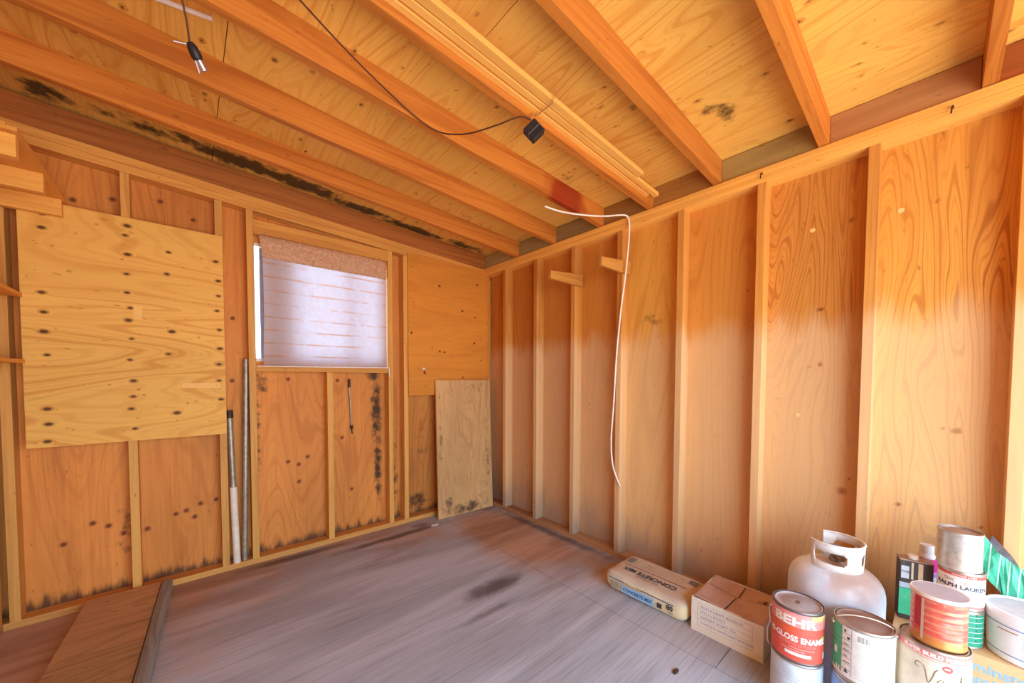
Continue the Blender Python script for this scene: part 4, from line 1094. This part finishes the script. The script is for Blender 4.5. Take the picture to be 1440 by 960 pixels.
M['steel'] = plain('spotted_steel', (206, 202, 194), .34, .5, .18, 40, dirt=(140, 120, 100), dirt_amt=.5, dscale=30)
t_, fa, rb = can('paint_can', QX - .004, QY + .007, q2, .056, .136, 'bare metal quart can without a label on top of the stack', 'paint can', M['steel'], M['tin_dull'], None, 'stacked quart cans')

# rectangular tin with a screw cap
t_ = empty('solvent_tin', (2.165, .036, UH), rad(14), 'black and cream rectangular tin with a white screw cap behind the coffee can', 'tin')
hx2, hy2, hh = .026, .047, .240
bm = bmesh.new(); box(bm, -hx2, hx2, -hy2, hy2, .0006, hh, .006); obj('tin_body', bm, P('tin_black', 66, 62, 62), t_)
bm = bmesh.new(); box(bm, -hx2 - .001, hx2 + .001, -hy2 - .001, hy2 + .001, hh - .004, hh + .001, .002); obj('top_seam', bm, M['tin_dull'], t_)
bm = bmesh.new(); lathe(bm, [(0, hh + .001), (.016, hh + .001), (.016, hh + .014), (.014, hh + .016), (0, hh + .016)], 24); cp = obj('screw_cap', bm, plain('white_cap', (236, 232, 230), .4), t_, True); cp.location = (0, .005, 0)
def tin_rect(n, y0, y1, z0, z1, mat, off=.0006):
    bm = bmesh.new(); box(bm, -hx2 - off, -hx2 + .001, y0, y1, z0, z1, 0); return obj(n, bm, mat, t_)
tin_rect('cream_block', .008, .014, .165, .232, P('tin_cream', 222, 206, 176)); tin_rect('cream_block', -.018, -.005, .165, .232, P('tin_cream2', 222, 200, 168))
tin_rect('green_base', -.046, .046, .02, .125, P('tin_green', 60, 190, 140)); tin_rect('pale_band', -.046, .046, .127, .148, P('tin_pale', 176, 196, 214))
tin_rect('label_tag', .020, .042, .165, .215, P('tin_tag', 196, 210, 222))
M4 = RT((-hx2 - .001, .031, .192)) @ Matrix(((0, 0, -1, 0), (-1, 0, 0, 0), (0, 1, 0, 0), (0, 0, 0, 1)))
text_flat('lettering', 'W/B', .012, M4, txtd, t_)

# bottle with a magenta label
t_ = empty('bottle', (2.238, .006, UH), 0, 'white bottle with a magenta label peeking out behind the stacked quart cans', 'bottle')
bm = bmesh.new(); lathe(bm, [(0, .0006), (.026, .0006), (.029, .004), (.029, .225), (.027, .24), (.022, .252), (.018, .257), (0, .257)], 36); obj('bottle_body', bm, P('bottle_white', 226, 222, 232), t_, True)
bm = bmesh.new(); lathe(bm, [(0, .256), (.021, .256), (.021, .284), (.019, .287), (0, .287)], 28); obj('cap', bm, P('bottle_cap', 214, 216, 228), t_, True)
stripe(t_, 'label', .0296, math.pi - 1.5, math.pi + 1.5, .185, .238, P('magenta', 226, 40, 150)); stripe(t_, 'violet_band', .0297, math.pi - 1.5, math.pi + 1.5, .165, .182, P('violet', 190, 130, 210))

# red and white can behind the tub
t_, fa, rb = can('paint_can', 2.262, -.139, q0, .038, .125, 'small red and cream can half hidden behind the white tub', 'paint can', M['tin'], M['lid_grey'], P('label_sand', 222, 206, 190))
stripe(t_, 'red_panel', rb + .0008, fa - .5, fa + 1.2, .03, .075, P('panel_red', 206, 72, 84))

# white plastic tub
WX, WY, wr2 = 2.145, -.236, .0985
t_ = empty('plastic_tub', (WX, WY, q0), 0, 'white plastic tub with blue stripes and a flat lid on the brown box', 'tub')
tubm = plain('white_tub', (236, 238, 242), .4, noise=.04, dirt=(206, 206, 210), dirt_amt=.3)
bm = bmesh.new(); lathe(bm, [(0, .0006), (wr2 * .90, .0006), (wr2 * .93, .004), (wr2 * .985, .130), (wr2 * .985, .135), (0, .135)], 72); obj('tub_body', bm, tubm, t_, True)
bm = bmesh.new(); lathe(bm, [(wr2 * .97, .128), (wr2 * 1.02, .128), (wr2 * 1.03, .131), (wr2 * 1.03, .163), (wr2 * 1.01, .167), (wr2 * .95, .167), (wr2 * .94, .161), (0, .160)], 72); ld = obj('lid', bm, tubm, t_, True)
bm = bmesh.new(); lathe(bm, [(wr2 * .935, .1613), (wr2 * .4, .1608), (0, .1608)], 48); obj('lid_top', bm, plain('dusty_tub_lid', (200, 196, 206), .6), ld, True)
fa = math.atan2(-WY, -WX)
tb = plain('tub_blue', (84, 130, 190), .5)
def ring(n, z, w_, m_, a0=-2.6, a1=2.6):
    rr_ = wr2 * (.93 + .055 * z / .130) + .0007
    return stripe(t_, n, rr_, fa + a0, fa + a1, z, z + w_, m_)
ring('blue_stripe', .119, .0028, tb); ring('blue_stripe', .024, .003, tb)
bm = bmesh.new()
rr = random.Random(21)
for k in range(9): patch(bm, wr2 * .985 + .0004, fa - .2 + rr.uniform(0, .1), fa + 1.5, .098 - k * .008, .0992 - k * .008)
obj('small_print', bm, txtg, t_)
ring('bronze_mark', .104, .004, P('bronze', 176, 146, 104), -.75, -.25)

# striped green sack folded against the wall
def sack_mat():
    t = NT('green_striped_sack')
    y = t.axis(1); z = t.axis(2)
    s_ = t.math('FRACT', t.math('MULTIPLY', t.math('ADD', y, t.math('MULTIPLY', z, .04)), 1 / .0235))
    n = t.noise(t.coords(), 20, 4, .6)
    g_ = t.mix(t.ramp(n, .4, .65), srgb(52, 176, 140), srgb(84, 196, 160))
    g_ = t.mix(t.ramp(y, -.055, -.09), g_, srgb(40, 160, 160))
    col = t.mix(t.ramp(s_, .84, .88), g_, srgb(196, 236, 216))
    t.l(col, t.b.inputs['Base Color']); t.b.inputs['Roughness'].default_value = .35; t.bump(t.noise(t.coords((1, 1, .4)), 22, 3, .6), .5, .006)
    return t.m
SKX, SKY_ = 2.262, -.185
t_ = empty('plastic_sack', (SKX, SKY_, UH), 0, 'crumpled green striped plastic sack behind the white tub', 'sack')
poly = [(.062, .385), (.061, .235), (.004, .165), (-.016, .004), (-.115, .004), (-.125, .16), (-.09, .215), (-.055, .262), (-.018, .285), (.018, .315), (.04, .355)]
bm = bmesh.new()
fv = [bm.verts.new((-.0135, a, b)) for a, b in poly]; bv = [bm.verts.new((.0135, a * .97, b * .985)) for a, b in poly]
bm.faces.new(fv); bm.faces.new(bv[::-1])
for k in range(len(poly)): bm.faces.new([fv[k], fv[(k + 1) % len(poly)], bv[(k + 1) % len(poly)], bv[k]])
bmesh.ops.triangulate(bm, faces=[f for f in bm.faces if len(f.verts) > 4])
bmesh.ops.subdivide_edges(bm, edges=bm.edges[:], cuts=3, use_grid_fill=True)
for v in bm.verts:
    if v.co.z > .01: v.co.x += .0035 * math.sin(v.co.y * 120 + v.co.z * 30) + .004 * mn.noise(v.co * 25)
obj('sack_body', bm, sack_mat(), t_, False)
bm = bmesh.new()
pp = [(.036, .335), (.016, .30), (-.004, .285), (-.036, .268), (-.020, .300), (.012, .345), (.03, .368)]
fv = [bm.verts.new((.004, a, b)) for a, b in pp]; bv = [bm.verts.new((.012, a, b)) for a, b in pp]
bm.faces.new(fv); bm.faces.new(bv[::-1])
for k in range(len(pp)): bm.faces.new([fv[k], fv[(k + 1) % len(pp)], bv[(k + 1) % len(pp)], bv[k]])
obj('inner_liner', bm, P('liner_dark', 96, 84, 96), t_)

# ------------------------------------------------------------------ scraps on the floor
for nm, loc, colr, lb, sd, sz in (('debris_scrap', (1.585, .715, 0), (74, 48, 40), 'small dark dry scrap on the floor in front of the cardboard box', 4, .013),
                                  ('plaster_crumb', (1.60, 2.84, 0), (214, 206, 204), 'pale crumbled flake on the floor by the leaning plywood board', 9, .026)):
    t_ = empty(nm, loc, 0, lb, 'debris')
    rr = random.Random(sd); bm = bmesh.new()
    bmesh.ops.create_icosphere(bm, subdivisions=3, radius=sz)
    for v in bm.verts:
        k = 1 + .7 * mn.noise(v.co / sz * 1.7 + Vector((sd, 0, 0)))
        v.co = Vector((v.co.x * k * 1.3, v.co.y * k * .7, max(.0005, v.co.z * .28 * k + .004)))
    obj('flake', bm, plain(nm, colr, .85, noise=.3, nscale=60), t_, True)
